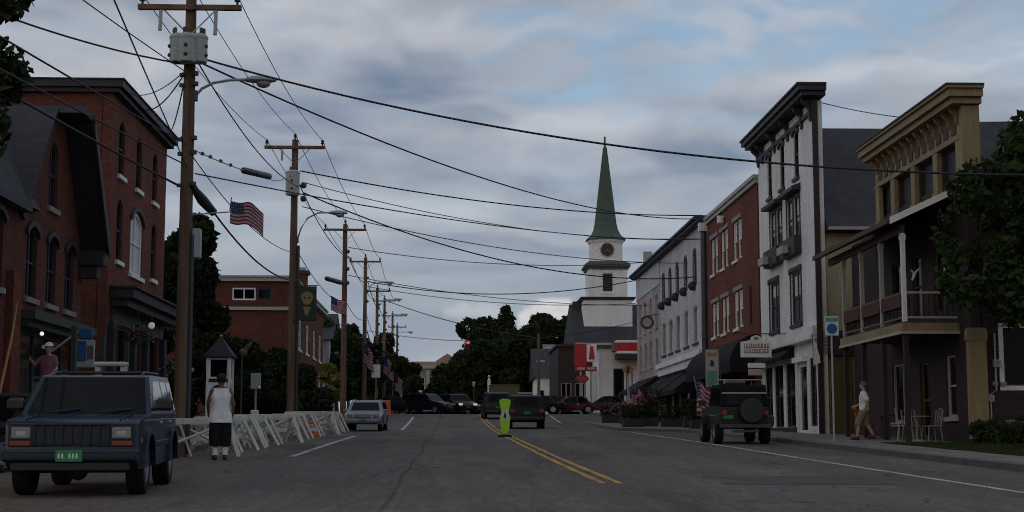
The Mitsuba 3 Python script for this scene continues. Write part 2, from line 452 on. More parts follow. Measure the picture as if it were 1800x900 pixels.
# sidewalk slabs one can tell apart, in front of the porch
for y in np.arange(28, 56, 1.5):
    for x0, x1 in ((10.53, 11.18), (11.20, 11.86)) if y < 43 else ((10.53, 12.0), (12.03, 13.5)):
        z = float(prof(y+0.7))
        m = box(x0, x1, y+0.01, y+1.488, -0.03, 0.148+rg.uniform(-0.004, 0.004))
        m.apply_transform(trimesh.transformations.rotation_matrix(0.0235, [1, 0, 0], [0, y+0.7, 0]))
        m.apply_translation((0, 0, z))
        put('sidewalk_001', 'slab', m, 'concrete')
mat('kerbstone', P(f_weather((0.11, 0.105, 0.10), 0.4, 3)), 0.85)
labels['kerb'] = {'kind': 'structure'}
for side in (0, 1):
    y = 20.0 if side else 31.0
    while y < 126:
        y1 = min(y+2.2, 127)
        xa, xb = (cr(y), cr(y1)) if side else (CL-0.16, CL-0.16)
        za, zb = float(prof(y)), float(prof(y1))
        g = 0.012
        v = []
        for (yy, xx, zz) in ((y+g, xa, za), (y1-g, xb, zb)):
            v += [[xx, yy, zz-0.1], [xx+0.16, yy, zz-0.1], [xx+0.16, yy, zz+0.143], [xx+0.012, yy, zz+0.143], [xx, yy, zz+0.13]] if side else \
                 [[xx, yy, zz-0.1], [xx+0.16, yy, zz-0.1], [xx+0.16, yy, zz+0.13], [xx+0.148, yy, zz+0.143], [xx, yy, zz+0.143]]
        put('kerb', 'stone', trimesh.convex.convex_hull(np.array(v)), 'kerbstone')
        y = y1
# road paint
for x in (-0.13, 0.13):
    cl_ = lambda y: x+float(np.interp(y, [20, 24, 30, 38, 48, 60, 77, 100, 120], [2.55, 2.46, 2.36, 2.26, 2.17, 2.11, 2.09, 2.05, 2.2]))
    struct('centre_line', strip(lambda y: cl_(y)-0.06+0.012*math.sin(y*2.1), lambda y: cl_(y)+0.06+0.012*math.sin(y*1.7+1), np.arange(23.8, 117, 1.0), 0.005), 'line_yellow')
struct('edge_line', strip(lambda y: 7.84+0.01*math.sin(y*1.9), lambda y: 7.97+0.01*math.sin(y*2.3), np.arange(-10, 69, 1.0), 0.005), 'line_white')
struct('edge_line', strip(lambda y: 6.55+0.03*(y-97), lambda y: 6.68+0.03*(y-97), np.arange(92, 112, 1.0), 0.005), 'line_white')
struct('edge_line', strip(lambda y: -3.78+0.01*math.sin(y*2), lambda y: -3.64, np.arange(36, 60, 1.0), 0.005), 'line_white')
struct('edge_line', strip(lambda y: -2.5-0.008*(y-72), lambda y: -2.34-0.008*(y-72), np.arange(74, 108, 1.0), 0.005), 'line_white')
struct('parking_line', sheet([-6.4, -3.7], [60.0, 60.15], 0.005), 'line_white')

# ---------------------------------------------------------------- facades
def arch(u0, u1, v0, v1, rise):
    if rise <= 0:
        return sbox(u0, v0, u1, v1)
    c, w = (u0+u1)/2, (u1-u0)/2
    r = (w*w+rise*rise)/(2*rise)
    a = math.asin(min(1, w/r)) if rise <= w else math.pi/2
    pts = [(u0, v0), (u1, v0)]
    if rise <= w:
        pts += [(c+r*math.sin(t), v1-r+r*math.cos(t)) for t in np.linspace(a, -a, 12)]
    else:
        pts += [(c+w*math.cos(t), v1-rise+rise*math.sin(t)) for t in np.linspace(0, math.pi, 12)]
    return Polygon(pts)


class Facade:
    def __init__(s, key, O, U, N):
        s.k, s.M, s.holes = key, frame_tf(O, U, N), []

    def part(s, name, meshes, mat_, parent=None, **kw):
        m = cat(meshes) if isinstance(meshes, list) else meshes
        return put(parent or s.k, name, loc(m, s.M), mat_, **kw)

    def window(s, u, w, v0, v1, frame='trim_white', pane='glass_dark', rise=0.0, bars=(0, 1), sill='stone', hood=None, fw_=0.07, curtain=0.0, casing=0.0, casing_mat=None):
        o = arch(u-w/2, u+w/2, v0, v1, rise)
        s.holes.append(o)
        fr = [ext(o.difference(o.buffer(-fw_, join_style=2)), -0.16, -0.05)]
        nb, nh = bars
        inner = o.buffer(-fw_*0.6, join_style=2)
        for i in range(nb):
            x = u-w/2+w*(i+1)/(nb+1)
            fr.append(ext(sbox(x-0.022-0.02*(nb == 1), v0, x+0.022+0.02*(nb == 1), v1).intersection(inner), -0.145, -0.07))
        for i in range(nh):
            y = v0+(v1-v0)*(i+1)/(nh+1)
            fr.append(ext(sbox(u-w/2, y-0.03, u+w/2, y+0.03).intersection(inner), -0.15, -0.06))
        k = s.part('window', fr, frame)
        s.part('pane', ext(o.buffer(-0.02, join_style=2), -0.135, -0.115), pane, k)
        if curtain:
            vv = v0+(v1-v0)*(1-curtain)
            s.part('curtain', [ext(sbox(u-w/2+fw_+0.03, vv, u-w*0.06, v1-fw_).intersection(inner), -0.114, -0.108), ext(sbox(u+w*0.06, vv, u+w/2-fw_-0.03, v1-fw_).intersection(inner), -0.114, -0.108)], 'curtain', k)
        if sill:
            s.part('sill', ubox(u-w/2-0.1, u+w/2+0.1, v0-0.13, v0-0.002, -0.05, 0.09), sill, k)
        if hood:
            c = o.buffer(0.16, join_style=2).difference(o.buffer(0.012, join_style=2)).intersection(sbox(u-w, v1-max(rise, 0.02)-0.05, u+w, v1+1))
            s.part('hood', ext(c, 0.002, 0.08), hood, k)
        if casing:
            s.part('casing', ext(o.buffer(casing, join_style=2).difference(o.buffer(0.01, join_style=2)), 0.002, 0.035), casing_mat or frame, k)
        return k

    def wall(s, poly, mat_, thick=0.3, name='wall'):
        for h in s.holes:
            poly = poly.difference(h)
        return s.part(name, ext(poly, -thick, 0), mat_)


def shell(key, x0, x1, y0, y1, z0, z1, mat_, roof='trim_dark', name='wall'):
    """The body behind a facade."""
    put(key, name, box(x0, x1, y0, y1, z0, z1), mat_)
    put(key, 'roof', box(min(x0, x1)-0.0, max(x0, x1), y0+0.02, y1-0.02, z1+0.002, z1+0.12), roof)


def prismx(pts_yz, x0, x1):
    """A (y, z) polygon extruded along x."""
    m = ext(Polygon(pts_yz), 0, x1-x0)
    v = m.vertices.copy()
    m.vertices = np.stack([v[:, 2]+x0, v[:, 0], v[:, 1]], 1)
    return m


def prismy(pts_xz, y0, y1):
    m = ext(Polygon(pts_xz), 0, y1-y0)
    v = m.vertices.copy()
    m.vertices = np.stack([v[:, 0], v[:, 2]+y0, v[:, 1]], 1)
    m.faces = m.faces[:, ::-1]
    return m


ZL, ZR = (1, 0, 0), (-1, 0, 0)      # outward normals of the two street sides
YU = (0, 1, 0)
# ---- building A: brick house with steep slate roof, near left
A = thing('brick_house', 'dark red brick house with steep slate roof and street gable at the left edge', 'building')
f = Facade(A, (-10.5, 0, 0), YU, ZL)
for yc in (38.45, 40.35, 42.25):
    f.window(yc, 0.95, 4.72, 6.5, 'trim_dark', 'glass_dark', 0.18, (1, 1), 'stone', 'trim_dark')
for yc in (26.5, 29.5, 32.5, 35.5):
    f.window(yc, 0.95, 4.72, 6.5, 'trim_dark', 'glass_dark', 0.18, (1, 1), 'stone', 'trim_dark')
f.window(40.25, 0.85, 7.25, 9.0, 'trim_dark', 'glass_dark', 0.42, (1, 1), 'stone', None)
f.window(40.6, 5.6, 1.9, 3.9, 'trim_green', 'glass_dark', 0, (3, 0), None)
gab = Polygon([(24, 0.2), (43.7, 0.2), (43.7, 6.9), (43.2, 6.9), (41.2, 9.75), (40.2, 9.75), (37.9, 6.9), (24, 6.9)])
f.wall(gab, 'brick_dark')
put(A, 'wall', box(-24, -10.82, 24, 43.7, 0.2, 6.88), 'brick_dark')
put(A, 'roof', prismy([(-10.35, 6.92), (-24, 6.92), (-24, 10.1), (-11.9, 10.1)], 24, 38.6), 'slate', label='steep grey slate main roof')
put(A, 'eave', box(-10.62, -10.2, 24, 37.3, 6.70, 6.90), 'trim_dark')
gr = put(A, 'gable_roof', [prismx([(40.2, 9.98), (40.1, 9.78), (37.45, 6.55), (37.2, 6.62)], -16, -10.40), prismx([(41.2, 9.98), (41.3, 9.78), (43.55, 6.55), (43.85, 6.62)], -16, -9.75), prismx([(40.2, 9.98), (40.1, 9.78), (41.3, 9.78), (41.2, 9.98)], -16, -9.75)], 'slate')
put(A, 'rake_board', [prismx([(41.22, 9.94), (41.3, 9.45), (43.5, 6.35), (43.77, 6.55)], -9.748, -9.69)], 'trim_dark')
put(A, 'soffit', [prismx([(41.28, 9.74), (41.28, 9.66), (43.5, 6.46), (43.56, 6.52)], -10.495, -9.752)], 'trim_dark')
put(A, 'corner_bracket', [box(-10.49, -9.8, 43.2, 43.75, 6.1, 6.5), box(-10.49, -10.0, 43.3, 43.7, 5.75, 6.098)], 'trim_dark')
put(A, 'storefront_cornice', [ubox_ for ubox_ in (box(-10.49, -10.02, 37.2, 43.6, 4.12, 4.34), box(-10.49, -10.2, 37.3, 43.5, 3.95, 4.118))], 'trim_green')
put(A, 'porch', [box(-10.49, -9.0, 36.4, 43.5, 0.5, 1.8), box(-9.0, -8.7, 37, 39, 0.5, 1.35), box(-8.7, -8.4, 37, 39, 0.5, 1.1)], 'stone')
for yy in (37.2, 40.2, 43.2):
    put(A, 'porch_post', box(-9.15, -9.03, yy, yy+0.12, 1.802, 3.95), 'trim_green')
put(A, 'pier', box(-10.49, -10.33, 36.4, 37.1, 0.9, 5.2), 'brick_red')
for yy in (37.6, 42.9):
    k = put(A, 'porch_lamp', ball((-9.95, yy, 3.78), 0.05), 'lamp_clear', label='small lit porch bulb', extra={'emitter': {'type': 'area', 'radiance': {'type': 'rgb', 'value': [0.16, 0.145, 0.12]}}})
    put(k, 'bracket', tube([(-10.45, yy, 3.9), (-10.1, yy, 3.95), (-9.95, yy, 3.88)], 0.015), 'metal_dark')

# ---- building B: three-storey brick block
B = thing('brick_block', 'three-storey red brick block with flat dark cornice behind the nearest utility pole', 'building')
f = Facade(B, (-10.5, 0, 0), YU, ZL)
for yc in (48.35, 51.05, 53.8):
    f.window(yc, 0.85, 9.5, 11.25, 'trim_dark', 'glass_dark', 0.32, (0, 1), 'trim_white', None)
for yc in (48.35, 53.9):
    f.window(yc, 0.85, 6.8, 8.75, 'trim_dark', 'glass_dark', 0.3, (0, 1), 'trim_white', None)
f.window(51.0, 2.0, 6.62, 8.75, 'trim_white', 'glass_sky', 0.35, (1, 1), 'trim_white', 'trim_dark', 0.11, 0.95)
for yc, w in ((48.9, 2.2), (54.0, 2.2)):
    f.window(yc, w, 1.95, 4.75, 'trim_dark', 'glass_dark', 0, (1, 1), None)
f.window(51.4, 1.5, 1.3, 4.75, 'trim_dark', 'glass_dark', 0, (1, 1), None)
f.wall(sbox(46.9, 0.6, 55.9, 11.95), 'brick_red')
put(B, 'wall', box(-26, -10.82, 46.9, 55.9, 0.6, 11.93), 'brick_red')
put(B, 'cornice', [box(-26.2, -10.15, 46.6, 56.2, 12.0, 12.22), box(-26.1, -10.28, 46.72, 56.08, 11.86, 11.998), box(-26.2, -10.10, 46.55, 56.25, 12.222, 12.26)], 'trim_dark')
put(B, 'storefront_cornice', [box(-10.49, -9.75, 47.2, 56.3, 5.55, 5.85), box(-10.49, -9.95, 47.3, 56.2, 5.3, 5.548), box(-10.49, -9.65, 47.15, 56.35, 5.852, 5.92)], 'trim_dark')
put(B, 'sign_band', box(-10.49, -10.42, 47.4, 55.7, 4.8, 5.298), 'trim_green')
for yy in (47.1, 50.25, 52.3, 55.4):
    put(B, 'pier', box(-10.49, -10.3, yy, yy+0.4, 1.2, 4.79), 'trim_dark')
g_ = thing('globe_lamp', 'white globe lamp hanging under the storefront cornice of the brick block', 'lamp')
put(g_, 'globe', ball((-9.85, 50.6, 4.95), 0.11), 'trim_white', extra={'emitter': {'type': 'area', 'radiance': {'type': 'rgb', 'value': [0.03, 0.03, 0.029]}}})
put(g_, 'stem', tube([(-9.85, 50.6, 5.1), (-9.85, 50.6, 5.3)], 0.02), 'metal_dark')

# ---- building C: low brick building down the left side
C = thing('flat_brick_building', 'low red brick building with pale cornice and white windows behind the hedge', 'building')
f = Facade(C, (-10.5, 0, 0), YU, ZL)
for yc in (101, 106, 111.5, 117, 122):
    f.window(yc, 2.0, 7.4, 9.5, 'trim_white', 'glass_dark', 0, (1, 1), 'trim_white', None, 0.14)
for yc in (101, 106, 111.5, 117, 122):
    f.window(yc, 2.0, 4.0, 6.3, 'trim_white', 'glass_dark', 0, (1, 1), 'trim_white', None, 0.14)
f.wall(sbox(98, 1.5, 125, 11.3), 'brick_dark')
s2 = Facade(C, (0, 98, 0), (1, 0, 0), (0, -1, 0))
s2.window(-13.3, 1.5, 10.1, 10.9, 'trim_white', 'glass_dark', 0, (1, 0), None, None, 0.1)
s2.window(-12.0, 0.9, 10.1, 10.9, 'trim_dark', 'glass_dark', 0, (0, 0), None, None, 0.1)
s2.wall(sbox(-30, 1.5, -10.82, 11.3), 'brick_dark')
put(C, 'wall', box(-30, -10.83, 98.31, 125, 1.5, 11.28), 'brick_dark')
put(C, 'cornice', [box(-30.2, -10.2, 97.75, 125.2, 11.3, 11.55), box(-30.3, -10.1, 97.65, 125.3, 11.552, 11.66)], 'trim_pale')
put(C, 'belt_course', box(-30, -10.3, 97.8, 97.99, 9.45, 9.66), 'trim_pale')
put(C, 'downspout', tube([(-10.3, 98.3, 9.6), (-10.25, 98.2, 9.2), (-10.35, 98.2, 5.5)], 0.08), 'trim_white')
ch = put(C, 'chimney', [box(-11.4, -10.6, 111, 112.2, 11.3, 13.2), box(-11.55, -10.45, 110.85, 112.35, 13.2, 13.45)], 'brick_dark')
put(ch, 'cap', box(-11.3, -10.7, 111.2, 112, 13.45, 13.7), 'trim_pale')
# ---- D: narrow grey house beyond C
D = thing('grey_house', 'narrow pale grey house just past the low brick building', 'building')
f = Facade(D, (-10.3, 0, 0), YU, ZL)
for yc in (130.5, 134, 137.5):
    f.window(yc, 1.2, 7.0, 8.9, 'trim_dark', 'glass_dark', 0, (0, 1), 'trim_white')
f.wall(sbox(128.5, 3, 140, 9.6), 'paint_grey')
put(D, 'wall', box(-22, -10.62, 128.5, 140, 3, 9.58), 'paint_grey')
put(D, 'roof', prismx([(128.2, 9.6), (140.3, 9.6), (134.2, 12.2)], -22.3, -10.0), 'slate')
# ---- E: beige brick building closing the street
E_ = thing('columned_building', 'beige brick building with white pilasters closing the far end of the street', 'building')
f = Facade(E_, (0, 262, 0), (1, 0, 0), (0, -1, 0))
for u in (-7.5, -5.3, -3.1, 1.4, 3.6, 5.8):
    f.window(u, 1.1, 9.6, 12.0, 'trim_white', 'glass_dark', 0.2, (0, 1), 'trim_white')
    f.window(u, 1.1, 5.6, 8.2, 'trim_white', 'glass_dark', 0.2, (0, 1), 'trim_white')
f.window(-0.9, 1.5, 9.4, 12.0, 'trim_white', 'glass_dark', 0.4, (1, 1), 'trim_white')
f.window(-0.9, 1.6, 3.5, 7.5, 'trim_dark', 'glass_dark', 0.3, (1, 1), None)
f.wall(Polygon([(-10, 2.5), (8, 2.5), (8, 14.6), (1.2, 14.6), (-0.9, 16.0), (-3.0, 14.6), (-10, 14.6)]), 'brick_beige')
put(E_, 'wall', box(-10, 8, 262.31, 280, 2.5, 14.55), 'brick_beige')
for u in (-4.2, -1.95, 0.15, 2.4):
    put(E_, 'pilaster', box(u-0.3, u+0.3, 261.7, 261.99, 4, 13.2), 'trim_pale')
put(E_, 'cornice', [box(-10.3, 8.3, 261.5, 261.99, 13.4, 13.9)], 'trim_pale')
# ---------------------------------------------------------------- right side
# ---- Y: maroon and yellow false-front building with two-storey porch
Yb = thing('false_front_house', 'maroon false-front building with yellow bracketed cornice and two-storey porch', 'building')
f = Facade(Yb, (14.6, 0, 0), YU, ZR)
for yc in (43.9, 46.15, 48.4, 50.65):
    f.window(yc, 1.5, 8.75, 9.75, 'paint_maroon', 'trim_dark', 0, (0, 0), None, None, 0.05)
for yc in (45.4, 47.6, 49.8):
    f.window(yc, 0.95, 5.0, 7.0, 'trim_brown', 'glass_dark', 0, (0, 1), None)
f.window(44.6, 0.9, 1.9, 3.7, 'trim_pale', 'glass_dark', 0, (0, 1), 'trim_pale')
f.window(47.1, 0.95, 1.3, 3.6, 'olive', 'glass_dark', 0, (0, 1), None)
f.window(49.6, 2.0, 1.8, 3.7, 'trim_pale', 'glass_dark', 0, (1, 0), 'trim_pale')
f.wall(sbox(42.7, 0.6, 51.6, 11.0).union(sbox(51.5, 0.6, 55.4, 8.3)), 'paint_maroon')
sd = Facade(Yb, (0, 42.7, 0), (1, 0, 0), (0, -1, 0))
sd.window(16.75, 2.5, 2.75, 4.35, 'trim_dark', 'glass_dark', 0, (0, 0), None, None, 0.05, 0, 0.14, 'trim_white')
sd.window(21, 2.2, 2.75, 4.35, 'trim_dark', 'glass_dark', 0, (1, 0), None, None, 0.05, 0, 0.14, 'trim_white')
sd.wall(sbox(14.92, 0.6, 30, 7.4), 'paint_maroon')
# clapboards on the side wall
for i in range(24):
    v = 1.4+i*0.25
    a = [(14.93, 30)] if not (2.6 < v+0.12 < 4.5) else [(14.93, 15.33), (18.17, 19.7), (22.3, 30)]
    put(Yb, 'clapboard', [prismx([(42.697, v), (42.697, v+0.245), (42.685, v+0.245), (42.662, v)], x0, x1) for x0, x1 in a], 'paint_maroon')
put(Yb, 'wall', box(14.93, 30, 43.01, 55.4, 0.6, 7.38), 'paint_maroon')
put(Yb, 'roof', prismx([(42.3, 7.3), (42.3, 7.45), (47.5, 11.3), (52.9, 7.4), (52.9, 7.3)], 14.95, 30.3), 'slate')
put(Yb, 'cornice', [box(14.0, 14.98, 42.1, 51.9, 10.9, 11.12), box(14.12, 14.98, 42.25, 51.8, 10.72, 10.898), box(13.92, 14.98, 42.0, 52.0, 11.122, 11.2)], 'paint_yellow')
put(Yb, 'cornice_flashing', box(13.88, 14.98, 41.96, 52.04, 11.202, 11.25), 'trim_dark')
put(Yb, 'frieze', [box(14.5, 14.598, 42.7, 51.6, 9.85, 10.71), box(14.44, 14.598, 42.65, 51.65, 9.78, 9.848)], 'paint_yellow')
for i in range(13):
    yy = 42.85+i*0.7
    put(Yb, 'bracket', prismy([(14.498, 10.25), (14.498, 10.715), (14.24, 10.715), (14.28, 10.58), (14.40, 10.48), (14.44, 10.25)], yy, yy+0.09), 'paint_yellow')
for i in range(12):
    yy = 42.85+i*0.7
    put(Yb, 'frieze_panel', box(14.47, 14.499, yy+0.22, yy+0.62, 10.0, 10.55), 'trim_brown')
for yc in (42.92, 45.05, 47.3, 49.55, 51.35):
    w = 0.26 if yc > 43 else 0.32
    put(Yb, 'pilaster', [box(14.46, 14.598, yc-w, yc+w*0.6, 8.5, 9.78), box(14.42, 14.598, yc-w-0.05, yc+w*0.6+0.05, 8.42, 8.6)], 'paint_yellow')
put(Yb, 'corner_pilaster', [box(14.45, 14.95, 42.4, 42.66, 8.3, 10.7), box(14.40, 14.97, 42.36, 42.66, 8.2, 8.36)], 'paint_yellow')
put(Yb, 'corner_board', [box(14.42, 14.92, 42.40, 42.66, 1.25, 4.35), box(14.38, 14.95, 42.38, 42.66, 4.0, 4.3)], 'paint_yellow', label='yellow corner board beside the patio')
pr = put(Yb, 'porch_floor', [box(12.98, 14.598, 43.75, 50.8, 4.42, 4.62)], 'trim_brown')
put(pr, 'fascia', [box(12.92, 12.978, 43.69, 50.8, 4.30, 4.58), box(12.92, 14.6, 43.69, 43.748, 4.30, 4.58)], 'paint_yellow')
put(pr, 'drip_edge', [box(12.88, 12.918, 43.66, 50.8, 4.26, 4.34), box(12.88, 14.62, 43.65, 43.688, 4.26, 4.34)], 'trim_pale')
rf = put(Yb, 'porch_roof', prismy([(12.6, 7.42), (12.6, 7.56), (14.59, 8.5), (14.59, 8.36)], 43.35, 52.6), 'trim_dark')
put(rf, 'rake', prismy([(12.56, 7.40), (12.56, 7.60), (14.62, 8.56), (14.62, 8.36)], 43.27, 43.348), 'trim_white', label='white rake board at the porch end')
put(rf, 'gutter', box(12.48, 12.598, 43.4, 52.6, 7.42, 7.56), 'trim_brown')
put(rf, 'beam', box(12.98, 13.1, 43.75, 52.4, 7.2, 7.44), 'trim_brown')
for yy in (43.82, 46.1, 48.35, 50.6):
    put(Yb, 'porch_post', [box(12.99, 13.11, yy-0.06, yy+0.06, 4.622, 7.2), box(12.97, 13.13, yy-0.08, yy+0.08, 7.0, 7.15)], 'trim_white' if yy < 44 else 'trim_pale')
    put(Yb, 'lower_post', box(12.99, 13.13, yy-0.07, yy+0.07, 1.1, 4.42), 'paint_maroon')
for a, b in ((43.9, 46.02), (46.18, 48.27), (48.43, 50.52)):
    r = put(Yb, 'railing', [box(13.01, 13.09, a, b, 5.42, 5.5), box(13.02, 13.08, a, b, 4.72, 4.78)], 'sign_brown')
    nbal = int((b-a)/0.14)
    for i in range(nbal):
        y_ = a+(i+0.5)*(b-a)/nbal
        put(r, 'baluster', box(13.035, 13.065, y_-0.02, y_+0.02, 4.78, 5.42), 'paint_maroon')
    put(r, 'bunting', box(12.975, 12.985, a+0.04, b-0.04, 5.06, 5.44), mat('bunting', (0.075, 0.030, 0.022), 0.8) if 'bunting' not in scene else 'bunting', label='rust red cloth hung over the rail')
r = put(Yb, 'railing', [box(13.12, 14.58, 43.79, 43.85, 5.44, 5.5), box(13.12, 14.58, 43.79, 43.85, 4.72, 4.78)], 'trim_pale')
for i in range(10):
    put(r, 'baluster', box(13.18+i*0.14, 13.22+i*0.14, 43.8, 43.84, 4.78, 5.44), 'paint_maroon')
for (x, z, w, h) in ((15.15, 3.25, 0.2, 0.22), (15.12, 2.72, 0.13, 0.13), (15.36, 2.72, 0.13, 0.13), (14.98, 2.28, 0.15, 0.2)):
    k = put(Yb, 'utility_meter', rbox(x, x+w, 42.53, 42.66, z, z+h, 0.02), 'metal_grey')
    put(k, 'dial', cyl((x+w/2, 42.52, z+h*0.55), w*0.3, 0.05, 14, 'y'), 'lamp_clear')
put(Yb, 'conduit', tube([(15.22, 42.6, 4.2), (15.22, 42.6, 2.6), (15.05, 42.6, 2.5), (15.05, 42.6, 1.3)], 0.025), 'metal_grey')

# ---- W: grey-white three-storey false front
W = thing('white_commercial_building', 'tall grey-white three-storey false-front building with dark overhanging cornice', 'building')
f = Facade(W, (13.5, 0, 0), YU, ZR)
for yc in (59.2, 61.8, 64.3):
    f.window(yc, 0.85, 11.5, 13.35, 'trim_dark', 'glass_dark', 0.1, (0, 1), 'trim_dark', 'trim_dark', 0.09)
for yc in (59.9, 63.2):
    for o in (-0.62, 0.62):
        f.window(yc+o, 1.05, 9.2, 10.8, 'trim_dark', 'glass_sky', 0, (0, 1), None, None, 0.09, 0.62, 0.1, 'trim_dark')
for yc in (59.7, 63.8):
    f.window(yc, 1.75, 5.75, 7.85, 'trim_dark', 'glass_sky', 0, (1, 1), 'trim_dark', 'trim_dark', 0.14, 0.45 if yc < 60 else 0.3, 0.14, 'trim_dark')
for yc, w, z0 in ((57.2, 1.1, 1.75), (61.1, 1.7, 1.75), (63.3, 1.7, 1.75), (65.3, 1.5, 1.75)):
    f.window(yc, w, z0, 4.3, 'trim_dark', 'glass_dark', 0, (0, 1), None)
f.window(59.0, 1.55, 1.45, 4.2, 'trim_white', 'glass_dark', 0, (0, 0), None, None, 0.16)
f.wall(sbox(56.3, 0.9, 66.7, 13.95), 'paint_grey_white', 0.35)
put(W, 'bay_box', [box(13.2, 13.498, 58.6, 61.2, 8.45, 9.15), box(13.2, 13.498, 61.9, 64.5, 8.45, 9.15)], 'trim_dark')
for y0 in (58.55, 61.85):
    put(W, 'bay_hood', [box(13.15, 13.498, y0, y0+2.7, 10.92, 11.06), prismy([(13.15, 11.062), (13.498, 11.062), (13.498, 11.2)], y0, y0+2.7)], 'trim_dark')
for yc in (60.1, 63.9):
    k = thing('window_box', 'white window box under the %s second-floor bay of the white building' % ('nearer' if yc < 61 else 'farther'), 'planter')
    put(k, 'box', box(12.95, 13.18, yc-0.55, yc+0.55, 8.55, 8.85), 'trim_pale')
put(W, 'cornice', [box(12.85, 13.9, 55.7, 67.2, 14.22, 14.42), box(12.98, 13.9, 55.85, 67.05, 14.05, 14.218), box(12.78, 13.9, 55.65, 67.25, 14.422, 14.5)], 'trim_dark')
put(W, 'frieze', box(13.40, 13.498, 56.32, 66.68, 13.45, 13.60), 'trim_dark')
for yy in (56.5, 58.0, 60.5, 63.05, 65.5, 66.45):
    put(W, 'bracket', [prismy([(13.498, 13.2), (13.498, 14.05), (13.1, 14.05), (13.16, 13.88), (13.36, 13.7), (13.42, 13.2)], yy-0.12, yy+0.12)], 'trim_dark')
put(W, 'corner_trim', [box(13.46, 13.66, 56.18, 56.298, 1.2, 13.95)], 'paint_maroon', label='dark red edge board of the false front')
put(W, 'wall', box(13.86, 27, 56.6, 67.0, 0.9, 8.95), 'paint_cream', label='cream clapboard side wall')
for i in range(30):
    v = 5.3+i*0.121
    put(W, 'clapboard', prismx([(56.597, v), (56.597, v+0.119), (56.59, v+0.119), (56.572, v)], 13.92, 20.5), 'paint_cream')
put(W, 'roof', prismx([(56.0, 8.96), (56.0, 9.1), (61.7, 14.0), (67.4, 9.1), (67.4, 8.96)], 13.9, 27.3), 'slate')
put(W, 'gutter', box(13.92, 27, 55.88, 55.99, 8.98, 9.1), 'trim_pale')
put(W, 'lower_fascia', [box(13.55, 20.5, 56.3, 56.56, 4.35, 5.25)], 'trim_dark')
put(W, 'side_panel', [box(14.0, 14.75, 56.4, 56.56, 1.4, 4.3)], 'olive', label='olive yellow panel at street level')
put(W, 'side_panel', [box(14.95, 20.5, 56.42, 56.56, 1.2, 4.3)], 'trim_dark')
put(W, 'storefront_cornice', [box(13.2, 13.498, 56.3, 66.7, 4.95, 5.12), box(13.3, 13.498, 56.3, 66.7, 5.122, 5.45)], 'paint_grey_white')
put(W, 'storefront_awning', prismy([(13.49, 4.93), (13.49, 4.5), (12.95, 4.4), (12.95, 4.5)], 60.3, 66.6), 'awning_black')
put(W, 'door_header', box(13.3, 13.498, 58.1, 59.9, 4.22, 4.42), 'trim_white')
put(W, 'bulkhead', box(13.44, 13.498, 60.1, 66.5, 1.4, 1.74), 'trim_dark')

# ---- R: red brick
R = thing('red_brick_building', 'red brick building with white double windows beside the white false front', 'building')
f = Facade(R, (13.5, 0, 0), YU, ZR)
for yc, w in ((71.9, 2.2), (75.4, 2.0), (78.3, 2.0)):
    for v0, v1 in ((9.75, 11.6), (6.5, 8.25)):
        for o in (-w/4-0.03, w/4+0.03):
            f.window(yc+o, w/2-0.08, v0, v1, 'trim_white', 'glass_dark', 0, (0, 1), 'trim_white' if o > 0 else None, None, 0.09, 0.5)
f.window(69.0, 0.6, 6.4, 8.2, 'trim_dark', 'glass_dark', 0, (0, 0), None)
for yc in (69.5, 73.0, 76.5, 79):
    f.window(yc, 2.0, 2.2, 4.9, 'trim_dark', 'glass_dark', 0, (1, 0), None)
f.wall(sbox(67.05, 1.2, 80.4, 12.8), 'brick_red')
put(R, 'wall', box(13.82, 27, 67.05, 80.4, 1.2, 12.78), 'brick_red')
put(R, 'coping', [box(13.3, 27, 66.95, 80.5, 12.8, 12.98), box(13.38, 13.82, 66.99, 80.46, 12.6, 12.798)], 'trim_pale')
for yc in (71.9, 75.4, 78.3):
    for v in (8.28, 11.63):
        put(R, 'lintel', box(13.44, 13.499, yc-1.15, yc+1.15, v, v+0.2), 'stone')
put(R, 'wall_lamp', [cyl((13.3, 75.3, 12.15), 0.18, 0.35, 12, 'z'), box(13.3, 13.499, 75.2, 75.4, 12.25, 12.33)], 'trim_white')
aw = put(R, 'barrel_awning', prismy([(13.49, 5.95)]+[(13.49-1.3*math.sin(t), 4.55+1.35*math.cos(t)) for t in np.linspace(0.05, math.pi/2, 9)]+[(12.19, 4.2), (13.49, 4.2)], 67.3, 80.2), 'awning_black')

# ---- G: long grey commercial block
G = thing('grey_block', 'long pale grey three-storey block with tall narrow windows past the red brick building', 'building')
f = Facade(G, (13.5, 0, 0), YU, ZR)
UP = (84.8, 88.2, 91.5, 94.6, 97.6)
for yc in UP:
    f.window(yc, 0.95, 9.95, 11.8, 'trim_dark', 'glass_dark', 0.3, (0, 1), None, None, 0.12, 0, 0.12, 'trim_dark')
    f.window(yc, 1.7, 6.6, 8.7, 'trim_pale', 'glass_sky', 0.15, (0, 0), 'trim_dark', None, 0.12)
for yc in np.arange(83, 99, 3.2):
    f.window(yc, 2.4, 2.6, 4.9, 'trim_dark', 'glass_dark', 0, (1, 0), None)
f.wall(sbox(81.2, 1.6, 99.2, 12.95), 'paint_grey')
put(G, 'wall', box(13.82, 27, 81.2, 99.2, 1.6, 12.93), 'paint_grey')
put(G, 'cornice', [box(12.95, 27, 81.2, 112.3, 13.12, 13.24), box(13.1, 27, 81.3, 112.2, 12.97, 13.118)], 'trim_dark')
for yc in UP:
    k = put(G, 'window_planter', [ball((13.36, yc, 9.78), 0.27, 2)], 'trim_dark')
put(G, 'storefront_cornice', [box(13.1, 13.498, 81.3, 99.1, 5.75, 6.05), box(13.25, 13.498, 81.3, 99.1, 5.3, 5.748)], 'paint_grey_white')
